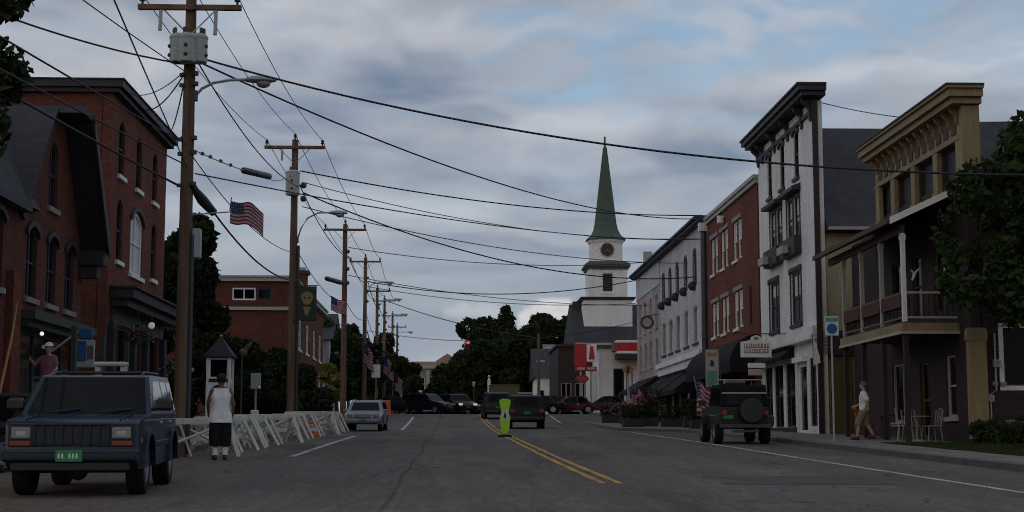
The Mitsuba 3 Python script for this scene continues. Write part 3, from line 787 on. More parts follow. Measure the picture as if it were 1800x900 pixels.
put(G, 'downspout', [tube([(13.35, 80.85, 12.6), (13.35, 80.85, 4.0)], 0.16, 8)], 'metal_dark')
put(G, 'rain_hopper', [box(13.1, 13.55, 80.6, 81.1, 12.3, 12.75)], 'trim_white')
for y0 in (81.6, 88.0, 94.0):
    put(G, 'awning', prismy([(13.49, 5.25), (13.49, 3.9), (11.8, 3.7), (11.8, 3.95)], y0, y0+5.6), 'awning_black')
# ---- G2: pinkish brick block
G2 = thing('pink_brick_block', 'pinkish painted brick block at the far end of the right-hand row', 'building')
f = Facade(G2, (13.5, 0, 0), YU, ZR)
for yc in (101.2, 104.2, 107.2, 110):
    f.window(yc, 1.1, 8.7, 10.9, 'trim_pale', 'glass_sky', 0.25, (0, 1), 'trim_pale')
    f.window(yc, 1.1, 6.2, 8.0, 'trim_pale', 'glass_sky', 0.25, (0, 1), 'trim_pale')
for yc in (101.5, 105, 108.8):
    f.window(yc, 2.4, 3.5, 5.2, 'trim_dark', 'glass_dark', 0, (1, 0), None)
f.wall(sbox(99.25, 2.2, 112, 11.35), 'brick_pink')
put(G2, 'parapet', box(13.45, 13.82, 99.25, 112, 11.36, 12.95), 'paint_grey')
put(G2, 'wall', box(13.82, 27, 99.25, 112, 2.2, 12.93), 'brick_pink')
put(G2, 'chimney', [box(14.2, 14.8, 113, 113.6, 9, 15.2)], 'trim_pale')
put(G2, 'awning', prismy([(13.49, 5.5), (13.49, 4.6), (12.0, 4.4), (12.0, 4.6)], 99.8, 111.5), 'awning_black')

# ---- church
CH = thing('church', 'white church with clock tower and tall green spire above a dark slate roof', 'church')
cx, cy = 15.5, 154.6
put(CH, 'wall', box(12.3, 22, 150.3, 166, 3, 10.6), 'paint_white')
put(CH, 'roof', prismx([(149.7, 10.55), (149.7, 10.75), (156.5, 15.1), (166.6, 10.75), (166.6, 10.55)], 11.9, 22.5), 'slate')
put(CH, 'eave_trim', box(11.95, 22.4, 149.58, 149.69, 10.5, 10.72), 'trim_pale')
put(CH, 'chimney', [box(12.2, 12.9, 155.5, 156.3, 13.5, 15.3)], 'brick_dark')
tw0 = put(CH, 'tower_base', box(cx-2.42, cx+2.42, cy-2.1, cy+2.4, 10, 15.2), 'paint_white')
put(tw0, 'cornice', [box(cx-2.62, cx+2.62, cy-2.3, cy+2.6, 15.2, 15.34), box(cx-2.75, cx+2.75, cy-2.43, cy+2.7, 15.342, 15.48)], 'trim_dark')
f = Facade(CH, (cx, cy-1.9, 0), (1, 0, 0), (0, -1, 0))
f.window(0, 1.2, 15.95, 18.0, 'trim_white', 'trim_dark', 0, (0, 0), 'trim_white', None, 0.12)
f.wall(sbox(-1.93, 15.48, 1.93, 18.3), 'paint_white', 0.3, 'belfry')
put(CH, 'belfry_wall', box(cx-1.925, cx+1.925, cy-1.58, cy+1.9, 15.48, 18.3), 'paint_white')
for i in range(9):
    put(CH, 'louvre', loc(prismx([(0, 0), (0.09, 0.1), (0.09, 0.14), (0, 0.03)], -0.48, 0.48), np.array([[1, 0, 0, cx], [0, 1, 0, cy-1.88], [0, 0, 1, 16.1+i*0.2], [0, 0, 0, 1.]])), 'metal_dark')
for sx in (-1, 1):
    put(CH, 'belfry_pilaster', box(cx+sx*1.75-0.22, cx+sx*1.75+0.22, cy-2.0, cy-1.902, 15.482, 18.3), 'paint_white')
put(CH, 'belfry_cornice', [box(cx-2.1, cx+2.1, cy-2.1, cy+2.1, 18.3, 18.55), box(cx-2.28, cx+2.28, cy-2.28, cy+2.28, 18.552, 18.8), tm(m3.Manifold.batch_hull([m3.Manifold.cube((4.5, 4.5, 0.02), True).translate((cx, cy, 18.82)), m3.Manifold.cube((3.6, 3.6, 0.02), True).translate((cx, cy, 19.15))]))], mat('lead_grey', (0.09, 0.085, 0.08), 0.7))


def octo(c, r0, r1, z0, z1):
    a = np.arange(8)*math.pi/4+math.pi/8
    v = np.vstack([np.stack([c[0]+r*np.cos(a)/math.cos(math.pi/8), c[1]+r*np.sin(a)/math.cos(math.pi/8), 0*a+z], 1) for r, z in ((r0, z0), (r1, z1))])
    return trimesh.convex.convex_hull(v)


cs = put(CH, 'clock_stage', [octo((cx, cy), 1.66, 1.62, 19.0, 21.3)], 'paint_white')
put(cs, 'moulding', octo((cx, cy), 1.72, 1.84, 21.1, 21.4), 'paint_white')
put(cs, 'moulding', octo((cx, cy), 1.74, 1.74, 19.05, 19.25), 'paint_white')
ck = put(CH, 'clock_face', cyl((cx, cy-1.69, 20.3), 0.64, 0.06, 32, 'y'), 'trim_dark')
put(ck, 'rim', [loc(trimesh.creation.annulus(0.64, 0.74, 0.08, sections=32), np.array([[1, 0, 0, cx], [0, 0, 1, cy-1.70], [0, 1, 0, 20.3], [0, 0, 0, 1.]]))], 'trim_pale')
put(ck, 'hour_mark', [loc(box(-0.022, 0.022, -0.01, 0.01, 0.46, 0.58), np.array([[math.cos(a), 0, math.sin(a), cx], [0, 1, 0, cy-1.73], [-math.sin(a), 0, math.cos(a), 20.3], [0, 0, 0, 1.]])) for a in np.arange(12)*math.pi/6], 'sign_orange')
put(ck, 'hands', [loc(box(-0.03, 0.03, -0.01, 0.01, -0.08, L), np.array([[math.cos(a), 0, math.sin(a), cx], [0, 1, 0, cy-1.75], [-math.sin(a), 0, math.cos(a), 20.3], [0, 0, 0, 1.]])) for a, L in ((2.2, 0.52), (-2.4, 0.34))], 'sign_orange')
prs = [(1.98, 21.42), (1.98, 21.5), (1.5, 21.95), (1.22, 22.5), (1.08, 23.2), (0.20, 31.0), (0.10, 31.2), (0.09, 32.2)]
for (r0, z0), (r1, z1) in zip(prs[:-1], prs[1:]):
    pass
put(CH, 'spire', [octo((cx, cy), r0, r1, z0, z1+0.004) for (r0, z0), (r1, z1) in zip(prs[:-1], prs[1:])], 'copper_green')

# ---- white shop with red canopy below the church
F_ = thing('white_shop', 'white clapboard shop front below the church roof with dark framed doorway', 'building')
f = Facade(F_, (0, 128, 0), (1, 0, 0), (0, -1, 0))
f.window(13.85, 0.9, 4.2, 7.2, 'trim_dark', 'glass_dark', 0, (0, 0), None, None, 0.12)
f.window(14.75, 0.55, 4.2, 7.2, 'trim_dark', 'trim_white', 0, (0, 0), None, None, 0.08)
f.wall(sbox(12.2, 3.2, 17.2, 8.9), 'paint_white')
put(F_, 'wall', [box(12.2, 17.2, 128.31, 138, 3.2, 8.88), box(11.6, 12.199, 129.0, 138, 3.2, 7.2)], 'paint_white')
put(F_, 'roof', box(11.9, 17.5, 127.7, 138.2, 8.9, 9.15), 'trim_brown')
CP = thing('red_canopy', 'red and white striped fascia canopy on the white shop below the church', 'canopy')
put(CP, 'fascia', [box(13.6, 17.5, 126.0, 127.7, 8.55, 9.25)], 'sign_red')
put(CP, 'edge_band', [box(13.5, 17.6, 125.95, 127.7, 9.252, 9.45), box(13.5, 17.6, 125.95, 127.7, 8.35, 8.548)], 'trim_white')
put(CP, 'soffit', [box(13.5, 17.6, 126.0, 127.7, 7.9, 8.348)], 'trim_dark')
put(CP, 'end_cap', [prismx([(126.0, 8.55), (126.0, 9.25), (127.5, 9.25), (127.5, 8.55)], 13.2, 13.598)], 'flower_pink')
DS = thing('dark_store', 'low dark red-brown store behind the fuel station sign', 'building')
f = Facade(DS, (0, 134, 0), (1, 0, 0), (0, -1, 0))
for u in (9.9, 11.1):
    f.window(u, 0.9, 4.2, 6.2, 'trim_pale', 'glass_dark', 0, (1, 0), None)
f.wall(sbox(9.2, 3.2, 12.15, 9.4), 'paint_maroon')
put(DS, 'wall', box(9.2, 12.15, 134.31, 146, 3.2, 9.38), 'paint_maroon')
put(DS, 'roof', box(9.0, 12.19, 133.7, 146.2, 9.4, 9.6), 'trim_dark')
# fuel sign: red panel beside a white panel with a red peaked mark
SG = thing('fuel_sign', 'tall red and white fuel station sign left of the white shop', 'sign')
put(SG, 'post', [box(10.45, 10.6, 126.2, 126.35, 3.2, 7.0), box(11.3, 11.45, 126.2, 126.35, 3.2, 7.0)], 'metal_grey')
put(SG, 'red_panel', rbox(10.05, 11.0, 126.15, 126.4, 7.3, 9.1), 'sign_red')
put(SG, 'white_panel', rbox(11.03, 11.85, 126.15, 126.4, 7.65, 9.1), 'trim_white')
put(SG, 'peaked_mark', ext(Polygon([(0, 0), (0.5, 0), (0.36, 1.1), (0.14, 1.1)]), 0, 0.02).apply_transform(np.array([[1, 0, 0, 11.19], [0, 0, -1, 126.14], [0, 1, 0, 7.85], [0, 0, 0, 1.]])), 'sign_red')
put(SG, 'lower_panel', rbox(10.1, 11.85, 126.15, 126.4, 6.9, 7.27), 'sign_red')
put(SG, 'price_plate', [box(10.25, 10.85, 126.10, 126.148, 7.0, 7.2), box(11.1, 11.7, 126.10, 126.148, 7.0, 7.2)], 'trim_pale')
OV = thing('oval_sign', 'small red oval sign on a post under the fuel station sign', 'sign')
o_ = cyl((10.5, 124.5, 6.2), 0.55, 0.12, 24, 'y')
o_.vertices[:, 2] = 6.2+(o_.vertices[:, 2]-6.2)*0.55
put(OV, 'plate', o_, 'sign_red')
o2 = cyl((10.5, 124.43, 6.2), 0.4, 0.03, 24, 'y')
o2.vertices[:, 2] = 6.2+(o2.vertices[:, 2]-6.2)*0.3
put(OV, 'stripe', o2, 'flower_pink')
put(OV, 'post', tube([(10.5, 124.55, 3.2), (10.5, 124.55, 5.95)], 0.06), 'metal_grey')
# ---- far houses on the right
H1 = thing('far_grey_house', 'grey-green house with broad roof in front of the dark woods', 'building')
put(H1, 'wall', box(9.6, 14.5, 176, 186, 3, 8.2), 'trim_pale')
put(H1, 'roof', prismx([(175.4, 8.2), (186.6, 8.2), (181, 12.0)], 9.2, 15), 'slate')
put(H1, 'dormer', [box(9.7, 10.6, 176.5, 179, 8.6, 10.4)], 'trim_pale')
H2 = thing('far_blue_building', 'flat blue-grey box of a building above the grey-green house', 'building')
put(H2, 'wall', box(11.2, 14.3, 190, 200, 3, 12.9), 'paint_grey')
put(H2, 'roof', box(11.1, 14.4, 189.9, 200.1, 12.9, 13.05), 'metal_grey')
H3 = thing('white_cottage', 'small white cottage at the foot of the woods left of the fuel sign', 'building')
f = Facade(H3, (0, 165, 0), (1, 0, 0), (0, -1, 0))
f.window(9.6, 0.5, 5.2, 6.6, 'trim_pale', 'glass_dark')
f.window(10.6, 0.5, 5.2, 6.6, 'trim_pale', 'glass_dark')
f.wall(sbox(9.0, 3, 11.4, 7.9), 'paint_white')
put(H3, 'wall', box(9.0, 11.4, 165.31, 172, 3, 7.9), 'paint_white')
put(H3, 'roof', prismx([(164.6, 7.9), (172.4, 7.9), (168.5, 9.8)], 8.7, 11.7), 'slate')

# ---------------------------------------------------------------- plants
def leaf_mesh(c, size, rng, asp=0.55):
    n = len(c)
    a = rng.normal(size=(n, 3))
    a /= np.linalg.norm(a, axis=1, keepdims=True)
    b = np.cross(a, rng.normal(size=(n, 3)))
    b /= np.linalg.norm(b, axis=1, keepdims=True)
    s = size*np.exp(rng.normal(size=(n, 1))*0.38)
    v = np.stack([c-a*s, c+b*s*asp, c+a*s, c-b*s*asp], 1).reshape(-1, 3)
    i = np.arange(n)[:, None]*4
    return trimesh.Trimesh(v, np.vstack([i+[0, 1, 2], i+[0, 2, 3]]), process=False)


def crown_pts(blobs, n, rng, gap=0.42, fill=0.5):
    blobs = np.asarray(blobs, float)
    vol = blobs[:, 3]**2*np.where(blobs.shape[1] > 4, 1, 1)
    k = rng.choice(len(blobs), n*2, p=vol/vol.sum())
    d = rng.normal(size=(n*2, 3))
    d /= np.linalg.norm(d, axis=1, keepdims=True)
    r = blobs[k, 3]*(fill+(1-fill)*rng.uniform(0, 1, n*2)**0.5)
    r *= 0.78+0.5*meshkit.fbm(d*1.9+k[:, None]*7.3, 3, 2)
    sc = np.array([1, 1, 0.85])
    p = blobs[k, :3]+d*r[:, None]*sc
    keep = meshkit.fbm(p*0.9+50, 3, 6) > gap
    p = p[keep]
    return p[:n]


def tree(name, label, base, blobs, n, size, leafmat='leaf_dark', seed=0, trunk_r=0.2, group=None, gap=0.42, catg='tree'):
    rng = np.random.default_rng(seed+100)
    k = thing(name, label, catg, group)
    b = np.array(base, float)
    B_ = np.asarray(blobs, float)
    top = B_[:, :3].mean(0)
    mid = b+(top-b)*0.45
    tr = [tube([b-[0, 0, 0.3], b+(mid-b)*0.5+rng.normal(size=3)*0.08, mid, top], [trunk_r*1.25, trunk_r, trunk_r*0.8, trunk_r*0.3], 8)]
    for q in B_[:14]:
        e = q[:3]
        tr.append(tube([mid+(top-mid)*rng.uniform(0, 0.4), (mid+e)/2+[0, 0, 0.15*np.linalg.norm(e-mid)], e], [trunk_r*0.45, trunk_r*0.3, trunk_r*0.08], 5))
    put(k, 'trunk', tr, 'bark')
    put(k, 'crown', leaf_mesh(crown_pts(B_, n, rng, gap), size, rng), leafmat, kind='stuff')
    return k


def blobset(c, R, H, n, rng, r=(0.28, 0.5)):
    """Blobs spread through an ellipsoid of radius R and half height H."""
    out = []
    for _ in range(n):
        d = rng.normal(size=3)
        d /= np.linalg.norm(d)
        q = rng.uniform(0.3, 0.85)
        out.append([c[0]+d[0]*R*q, c[1]+d[1]*R*q, c[2]+d[2]*H*q, R*rng.uniform(*r)])
    return out


def pine(label, base, h, R_, seed):
    rng = np.random.default_rng(seed)
    k = thing('pine_tree', label, 'tree')
    b = np.array(base, float)
    put(k, 'trunk', tube([b, b+[0, 0, h*0.97]], [0.28, 0.03], 7), 'bark')
    n = 9000
    tier = rng.integers(0, 17, n)
    t = 0.12+0.88*np.clip((tier+rng.normal(size=n)*0.33)/17.0, 0, 1)**0.95
    arm = rng.integers(0, 9, n)
    a = arm*0.698+tier*0.9+rng.normal(size=n)*0.16
    q = rng.uniform(0, 1, n)**0.6
    L = R_*(1.04-t)**0.8*(0.7+0.6*((arm*7+tier*5) % 11)/11.0)
    p = np.stack([np.cos(a)*q*L, np.sin(a)*q*L, h*t-0.16*q*L*(1-0.7*t)+rng.normal(size=n)*0.22], 1)+b
    put(k, 'crown', leaf_mesh(p, 0.21, rng), 'leaf_dark', kind='stuff')


rt = np.random.default_rng(9)
tree('street_tree', 'dark leafy branches of the tree cut by the top left corner', (-10.5, 25.5, 0.6), blobset((-9.9, 25.4, 9.3), 2.3, 3.2, 12, rt)+[[-7.7, 25, 9.5, 0.7], [-7.55, 25.2, 8.6, 0.5], [-7.9, 25.5, 7.4, 0.8], [-8.0, 25, 6.3, 0.7], [-8.3, 25, 5.6, .6]], 15000, 0.10, 'leaf_dark', 1, 0.2)
tree('street_tree', 'full green tree in front of the maroon porch building at the right edge', (16.6, 38.6, 0.8), blobset((16.4, 38.8, 7.7), 3.3, 2.6, 18, rt)+[[16.3, 38.6, 10.0, 0.9], [17.2, 38.6, 10.4, 0.9], [15.4, 38.7, 9.1, 0.9], [13.6, 39, 6.6, 1.1], [13.4, 39, 5.4, 0.9], [13.9, 38.8, 7.6, 1.0], [15.6, 38.6, 9.2, 0.8], [16.8, 38.5, 9.4, 0.9], [14.6, 38.6, 5.0, 1.0], [15.5, 38.4, 5.2, 1.2]], 42000, 0.10, 'leaf_mid', 2, 0.2, gap=0.38)
for i, (x, y, h, R_, lm, txt) in enumerate([
        (-11.4, 66, 10.6, 1.75, 'leaf_dark', 'tall dark tree right beside the three-storey brick block'),
        (-10.6, 72, 5.4, 1.6, 'leaf_dark', 'rounded dark tree behind the small kiosk'),
        (-14.6, 84, 11.4, 2.0, 'leaf_dark', 'dark tree rising left of the low brick building roof')]):
    z0 = float(prof(y))
    tree('street_tree', txt, (x, y, z0), blobset((x, y, z0+h*0.55), R_, h*0.48, 16, rt), 24000, 0.13, lm, 10+i, 0.22, gap=0.36)
for i, (x, y, h, R_, txt) in enumerate([(-8.8, 63, 3.8, 1.7, 'big dark shrub right of the kiosk'), (-8.3, 67.5, 3.7, 1.8, 'dark shrub behind the small rectangular sign'), (-8.6, 74, 3.8, 1.9, 'dark shrub behind the second utility pole'),
                                       (-8.5, 81, 3.4, 1.7, 'dark shrub below the low brick building'), (-9.2, 55, 2.3, 1.3, 'low shrub left of the kiosk'), (-8.2, 90, 2.6, 1.5, 'low shrub above the parked silver car')]):
    z0 = float(prof(y))+0.13
    tree('shrub', txt, (x, y, z0), blobset((x, y, z0+h*0.5), R_, h*0.45, 10, rt), 9000, 0.10, 'leaf_dark', 30+i, 0.08, gap=0.34, catg='shrub')
tree('yellow_shrub', 'yellow flowering shrub beside the third utility pole', (-7.6, 93, 2.4), blobset((-7.6, 93, 4.6), 1.0, 1.3, 8, rt), 3500, 0.10, 'flower_yellow', 41, 0.06, catg='shrub')
for i in range(12):
    y = 132+i*9.5
    x, h = -9.8+0.9*math.sin(i*2.1)+0.027*(y-132), 8.6+0.016*(y-132)+0.8*math.sin(i*1.7)
    tree('row_tree', f'leafy street tree, {ORD[i]} from the camera behind the far left utility poles', (x, y, 3.4), blobset((x, y, 3.4+h*0.56), 2.7, h*0.46, 10, rt), 6500, 0.20, 'leaf_dark' if i % 3 else 'leaf_mid', 50+i, 0.16, 'trees behind the far left poles', 0.38)
tops = [(0.9, 205, 10.5), (3.0, 212, 14.5), (5.0, 222, 17.0), (7.5, 216, 17.2), (10.0, 226, 16.5), (12.8, 220, 18.2), (15.4, 222, 17.5), (18, 230, 16.5), (2.2, 190, 10.0), (5.2, 188, 12.5), (8.2, 192, 13.0), (21, 225, 17), (-1.0, 225, 7.5), (11.2, 205, 13.5)]
od_ = sorted(range(len(tops)), key=lambda i: tops[i][0]/tops[i][1])
WL = {i: ('leftmost' if n == 0 else 'rightmost' if n == len(tops)-1 else ORD[n]+' from the left') for n, i in enumerate(od_)}
for i, (x, y, h) in enumerate(tops):
    z0 = 3.3
    h *= 1.06 if i in (0, 1, 2, 3, 8, 9) else 1.0
    if i in (3, 1):
        pine('broad pointed pine in the middle of the woods' if i == 3 else 'broad pointed pine toward the left end of the woods', (x, y, z0), h*(0.93 if i == 3 else 0.85), 4.6, 80+i)
    else:
        tree('forest_tree', 'dark broadleaf tree, '+WL[i]+' in the woods by the church', (x, y, z0), blobset((x, y, z0+h*0.52), 3.4+0.4*(i % 3), h*0.47, 13, rt), 9000, 0.30, 'leaf_dark', 80+i, 0.25, 'trees of the woods left of the church', 0.40)
# low shrubs, grass
for i, (x, y, h, r_, txt) in enumerate([(14.6, 41.9, 0.55, 0.7, 'low bush at the yellow corner board'), (15.6, 41.6, 0.6, 0.8, 'low bush under the utility meters'), (17.2, 41.5, 0.7, 0.8, 'low bush below the white framed side window')]):
    z0 = float(prof(y))+0.12
    tree('bush', txt, (x, y, z0), blobset((x, y, z0+h*0.5), r_, h*0.5, 8, rt), 3500, 0.05, 'leaf_mid', 120+i, 0.03, catg='bush', gap=0.3)
n = 26000
gx, gy = rg.uniform(11.95, 18, n), rg.uniform(32, 43, n)
a = rg.uniform(0, 6.28, n)
hgt = rg.uniform(0.03, 0.09, n)
gz = prof(gy)+0.12
v = np.stack([np.stack([gx-0.01*np.cos(a), gy-0.01*np.sin(a), gz-0.01], 1), np.stack([gx+0.01*np.cos(a), gy+0.01*np.sin(a), gz-0.01], 1), np.stack([gx+0.02*np.sin(a*3), gy+0.02*np.cos(a*5), gz+hgt], 1)], 1).reshape(-1, 3)
put('grass_blades', None, trimesh.Trimesh(v, np.arange(3*n).reshape(-1, 3), process=False), 'grass')
labels['grass_blades'] = {'label': 'short dark green grass in front of the maroon building', 'category': 'grass', 'kind': 'stuff'}
# ---------------------------------------------------------------- utility poles
NTH = ['nearest', 'second', 'third', 'fourth', 'fifth', 'sixth', 'seventh', 'eighth']


def pole(i, x, y, ztop, lamp=None, lean=0.0):
    zb = float(prof(y))
    h = ztop-zb
    k = thing('utility_pole', NTH[i]+' wooden utility pole from the camera on the left kerb' + (', with three transformer cans' if i == 0 else ''), 'utility pole', None)
    q = lambda t: np.array([x+lean*t, y, zb+h*t])
    put(k, 'pole', tube([q(-0.03), q(0.3), q(0.7), q(1.0)], [0.175, 0.165, 0.145, 0.125], 12), 'pole_wood', smooth=40)
    za = ztop-0.35
    xa = x+lean*0.97
    ca = put(k, 'crossarm', rbox(xa-1.22, xa+1.22, y-0.24, y-0.13, za-0.065, za+0.065, 0.012), 'pole_wood')
    for s in (-1, 1):
        put(k, 'brace', tube([(xa+s*0.62, y-0.19, za-0.05), (xa+s*0.06, y-0.15, za-0.62)], 0.018, 5), 'metal_grey')
    for xx, zz in ((-1.12, za+0.065), (1.12, za+0.065), (0.0, ztop)):
        m = lathe([(0, 0), (0.03, 0), (0.03, 0.08), (0.07, 0.09), (0.075, 0.13), (0.045, 0.15), (0.065, 0.18), (0.05, 0.24), (0, 0.26)], 10)
        m.apply_translation((xa+xx, y-0.185 if xx else y, zz))
        put(k, 'insulator', m, 'trim_dark', smooth=40)
    return k, xa, za, ztop


def can(k, c, r, h, deg, lab=None):
    m = lathe([(0, 0), (r*0.93, 0), (r, 0.03), (r, h-0.05), (r*1.05, h-0.05), (r*1.05, h), (r*0.7, h+0.07), (0, h+0.09)], 20)
    m.apply_translation(c)
    t = put(k, 'transformer', m, 'can_grey', smooth=35)
    for da in (-0.5, 0.5):
        a = deg+da
        b = lathe([(0, 0), (0.035, 0), (0.05, 0.03), (0.03, 0.05), (0.05, 0.08), (0.03, 0.10), (0.045, 0.14), (0.015, 0.16), (0, 0.17)], 8)
        b.apply_translation((c[0]+r*0.55*math.cos(a), c[1]+r*0.55*math.sin(a), c[2]+h+0.05))
        put(t, 'bushing', b, 'sign_brown', smooth=40)
    for zz in (0.25, 0.6):
        put(t, 'lug', ball((c[0]+r*1.02*math.cos(deg), c[1]+r*1.02*math.sin(deg), c[2]+h*zz), 0.05, 1), 'metal_dark')
    return t


def street_lamp(i, x, y, z0, L, zl, lab):
    k = thing('street_lamp', lab, 'street lamp')
    pts = [(x+0.15, y, z0), (x+0.3, y, z0+(zl-z0)*0.45), (x+0.55, y, z0+(zl-z0)*0.8), (x+0.95, y, z0+(zl-z0)*1.0), (x+L*0.75, y, zl+0.02), (x+L-0.55, y, zl)]
    put(k, 'arm', tube(pts, 0.035, 8), 'metal_grey', smooth=40)
    hx = x+L-0.28
    m = trimesh.creation.icosphere(3, 1.0)
    v = m.vertices
    v[:, 2] = np.where(v[:, 2] < 0, v[:, 2]*0.55, v[:, 2])
    m.vertices = v*[0.40, 0.17, 0.115]+[hx, y, zl]
    put(k, 'head', m, 'metal_grey', smooth=True)
    l = trimesh.creation.icosphere(2, 1.0)
    l.vertices = l.vertices*[0.17, 0.13, 0.11]+[hx+0.08, y, zl-0.075]
    put(k, 'lens', l, 'lamp_clear', smooth=True)
    put(k, 'clamp', box(x+0.02, x+0.2, y-0.08, y+0.08, z0-0.12, z0+0.12), 'metal_dark')
    return k


P1X, P1Y = -6.28, 36.0
k1, xa1, za1, zt1 = pole(0, P1X, P1Y, 11.78)
for c, dg in (((P1X-0.22, P1Y-0.30, 9.98), 3.6), ((P1X+0.25, P1Y-0.30, 9.98), 5.8), ((P1X+0.02, P1Y-0.50, 9.94), 4.7)):
    can(k1, (c[0], c[1], c[2]+0.08), 0.21, 0.62, dg)
put(k1, 'bracket', [box(P1X-0.4, P1X+0.42, P1Y-0.2, P1Y-0.1, 10.35, 10.43)], 'metal_dark')
put(k1, 'fuse_cutout', [tube([(P1X-0.68, P1Y-0.2, 11.35), (P1X-0.68, P1Y-0.25, 10.85)], 0.045, 8)], 'can_grey')
put(k1, 'fuse_cutout', [tube([(P1X+0.62, P1Y-0.2, 11.35), (P1X+0.62, P1Y-0.25, 10.75)], 0.045, 8)], 'can_grey')
put(k1, 'riser', tube([(P1X+0.19, P1Y-0.08, 0.9), (P1X+0.18, P1Y-0.08, 6.0)], 0.05, 8), 'metal_dark')
put(k1, 'meter_cabinet', rbox(P1X+0.18, P1X+0.36, P1Y-0.1, P1Y+0.15, 5.45, 6.15), 'metal_grey')
for zz in (10.15, 9.85, 9.6, 8.3, 7.95, 7.2):
    put(k1, 'cable_clamp', [cyl((P1X+0.16, P1Y-0.1, zz), 0.075, 0.09, 8), cyl((P1X-0.16, P1Y-0.1, zz-0.04), 0.06, 0.08, 8)], 'metal_dark')
k2, xa2, za2, zt2 = pole(1, -6.43, 61.7, 13.35)
can(k2, (-6.46, 61.25, 11.0), 0.28, 0.93, 4.7)
put(k2, 'fuse_cutout', [tube([(-6.93, 61.5, 12.9), (-6.93, 61.45, 12.45)], 0.045, 8)], 'can_grey')
for zz in (11.45, 10.9):
    put(k2, 'spool', ball((-6.05, 61.55, zz), 0.13, 1), 'metal_dark')
put(k2, 'riser', tube([(-6.2, 61.6, 1.6), (-6.22, 61.6, 9)], 0.06, 8), 'metal_dark')
others = [(-6.19, 87.6, 13.55), (-6.75, 118.0, 15.25), (-7.0, 142.0, 15.3), (-7.25, 163.0, 16.3), (-7.25, 185.0, 16.5), (-7.4, 205.0, 16.6)]
PT = [(xa1, P1Y, za1, zt1), (xa2, 61.7, za2, zt2)]
for i, (x, y, z) in enumerate(others):
    kk, xa, za, zt = pole(i+2, x, y, z)
    PT.append((xa, y, za, zt))
    put(kk, 'spool', [ball((x+0.18, y-0.15, z-d), 0.12, 1) for d in (1.6, 2.6, 3.4)], 'metal_dark')
street_lamp(0, P1X, P1Y, 9.33, 1.95, 9.72, 'grey cobra-head street lamp on the nearest utility pole')
street_lamp(1, -6.43, 61.7, 9.25, 2.05, 10.35, 'grey cobra-head street lamp on the second utility pole')
street_lamp(3, -6.75, 118, 12.6, 2.1, 13.3, 'small street lamp on the fourth utility pole')
street_lamp(4, -7.0, 142, 13.4, 2.2, 14.2, 'small street lamp on the fifth utility pole')
street_lamp(5, -7.25, 163, 13.7, 2.4, 14.5, 'small street lamp on the sixth utility pole')
street_lamp(6, -7.25, 185, 13.5, 2.4, 14.2, 'small street lamp on the seventh utility pole')
SP = thing('utility_pole', 'dark wooden pole standing among the woods left of the church', 'utility pole')
put(SP, 'pole', tube([(8.4, 150, 3), (8.4, 150, 11.6)], [0.16, 0.12], 8), 'pole_wood')
# banner on the second pole: green cloth with a yellow emblem
bn = thing('pole_banner', 'dark green banner with pale yellow emblem on the second utility pole', 'banner')
put(bn, 'cloth', rbox(-6.2, -5.45, 61.45, 61.49, 6.0, 7.35, 0.01), 'banner_green')
put(bn, 'rod', [tube([(-6.4, 61.5, 7.38), (-5.4, 61.5, 7.38)], 0.02, 6), tube([(-6.4, 61.5, 5.98), (-5.4, 61.5, 5.98)], 0.02, 6)], 'metal_dark')
put(bn, 'emblem', [ext(Polygon([(math.cos(t)*0.24*(1+0.12*math.sin(3*t)), math.sin(t)*0.27+0.05) for t in np.linspace(0, 6.28, 24)]).difference(sbox(-0.14, 0.02, -0.05, 0.09)).difference(sbox(0.05, 0.02, 0.14, 0.09)), 0, 0.01).apply_transform(np.array([[1, 0, 0, -5.83], [0, 0, -1, 61.445], [0, 1, 0, 6.82], [0, 0, 0, 1.]])),
                   ext(Polygon([(-0.16, 0), (0.16, 0), (0.05, -0.35), (-0.05, -0.35)]), 0, 0.01).apply_transform(np.array([[1, 0, 0, -5.83], [0, 0, -1, 61.445], [0, 1, 0, 6.52], [0, 0, 0, 1.]]))], 'sign_yellow')

# ---------------------------------------------------------------- wires
def sagpts(a, b, sag, n=18):
    t = np.linspace(0, 1, n)[:, None]
    p = np.array(a)*(1-t)+np.array(b)*t
    p[:, 2] -= (4*sag*t*(1-t))[:, 0]
    return p


def wire(name, lab, a, b, sag, r, m='wire_black', group=None, n=18):
    k = thing(name, lab, 'cable' if 'cable' in name else 'wire', group)
    put(k, None, tube(sagpts(a, b, sag, n), r*0.85, 5), m, smooth=60)
    return k


p1 = (P1X+0.2, P1Y-0.05)
wire('overhead_cable', 'thick black cable from the nearest pole crossing the whole street past the spire tip', (p1[0], p1[1], 10.25), (14.6, 31.2, 6.75), 0.85, 0.030, n=30)
wire('overhead_cable', 'thick dark cable from the nearest pole, crossing the mid spire, to the red brick building', (p1[0], p1[1], 10.15), (13.3, 80.9, 13.0), 1.05, 0.030, n=30)
wire('overhead_cable', 'dark cable from the second pole to the corner of the red brick building', (-6.2, 61.6, 12.05), (13.3, 80.7, 13.15), 0.5, 0.035, n=24)
wire('overhead_wire', 'thin wire from the nearest pole to the roof of the grey block', (p1[0], p1[1], 7.45), (13.3, 82.2, 12.1), 0.5, 0.022, 'wire_grey', n=24)
wire('overhead_wire', 'thin wire from the second pole to the upper windows of the grey block', (-6.1, 61.7, 10.6), (13.3, 86.0, 11.2), 0.6, 0.025, 'wire_grey', n=24)
wire('overhead_cable', 'thick sagging cable from the second pole passing the tower below the clock', (-6.05, 61.6, 11.15), (13.4, 84, 10.2), 1.2, 0.036, n=24)
wire('overhead_cable', 'sagging cable from the fourth pole to the far end of the grey block', (-6.6, 118, 13.4), (13.4, 111.8, 12.9), 1.0, 0.045, n=24)
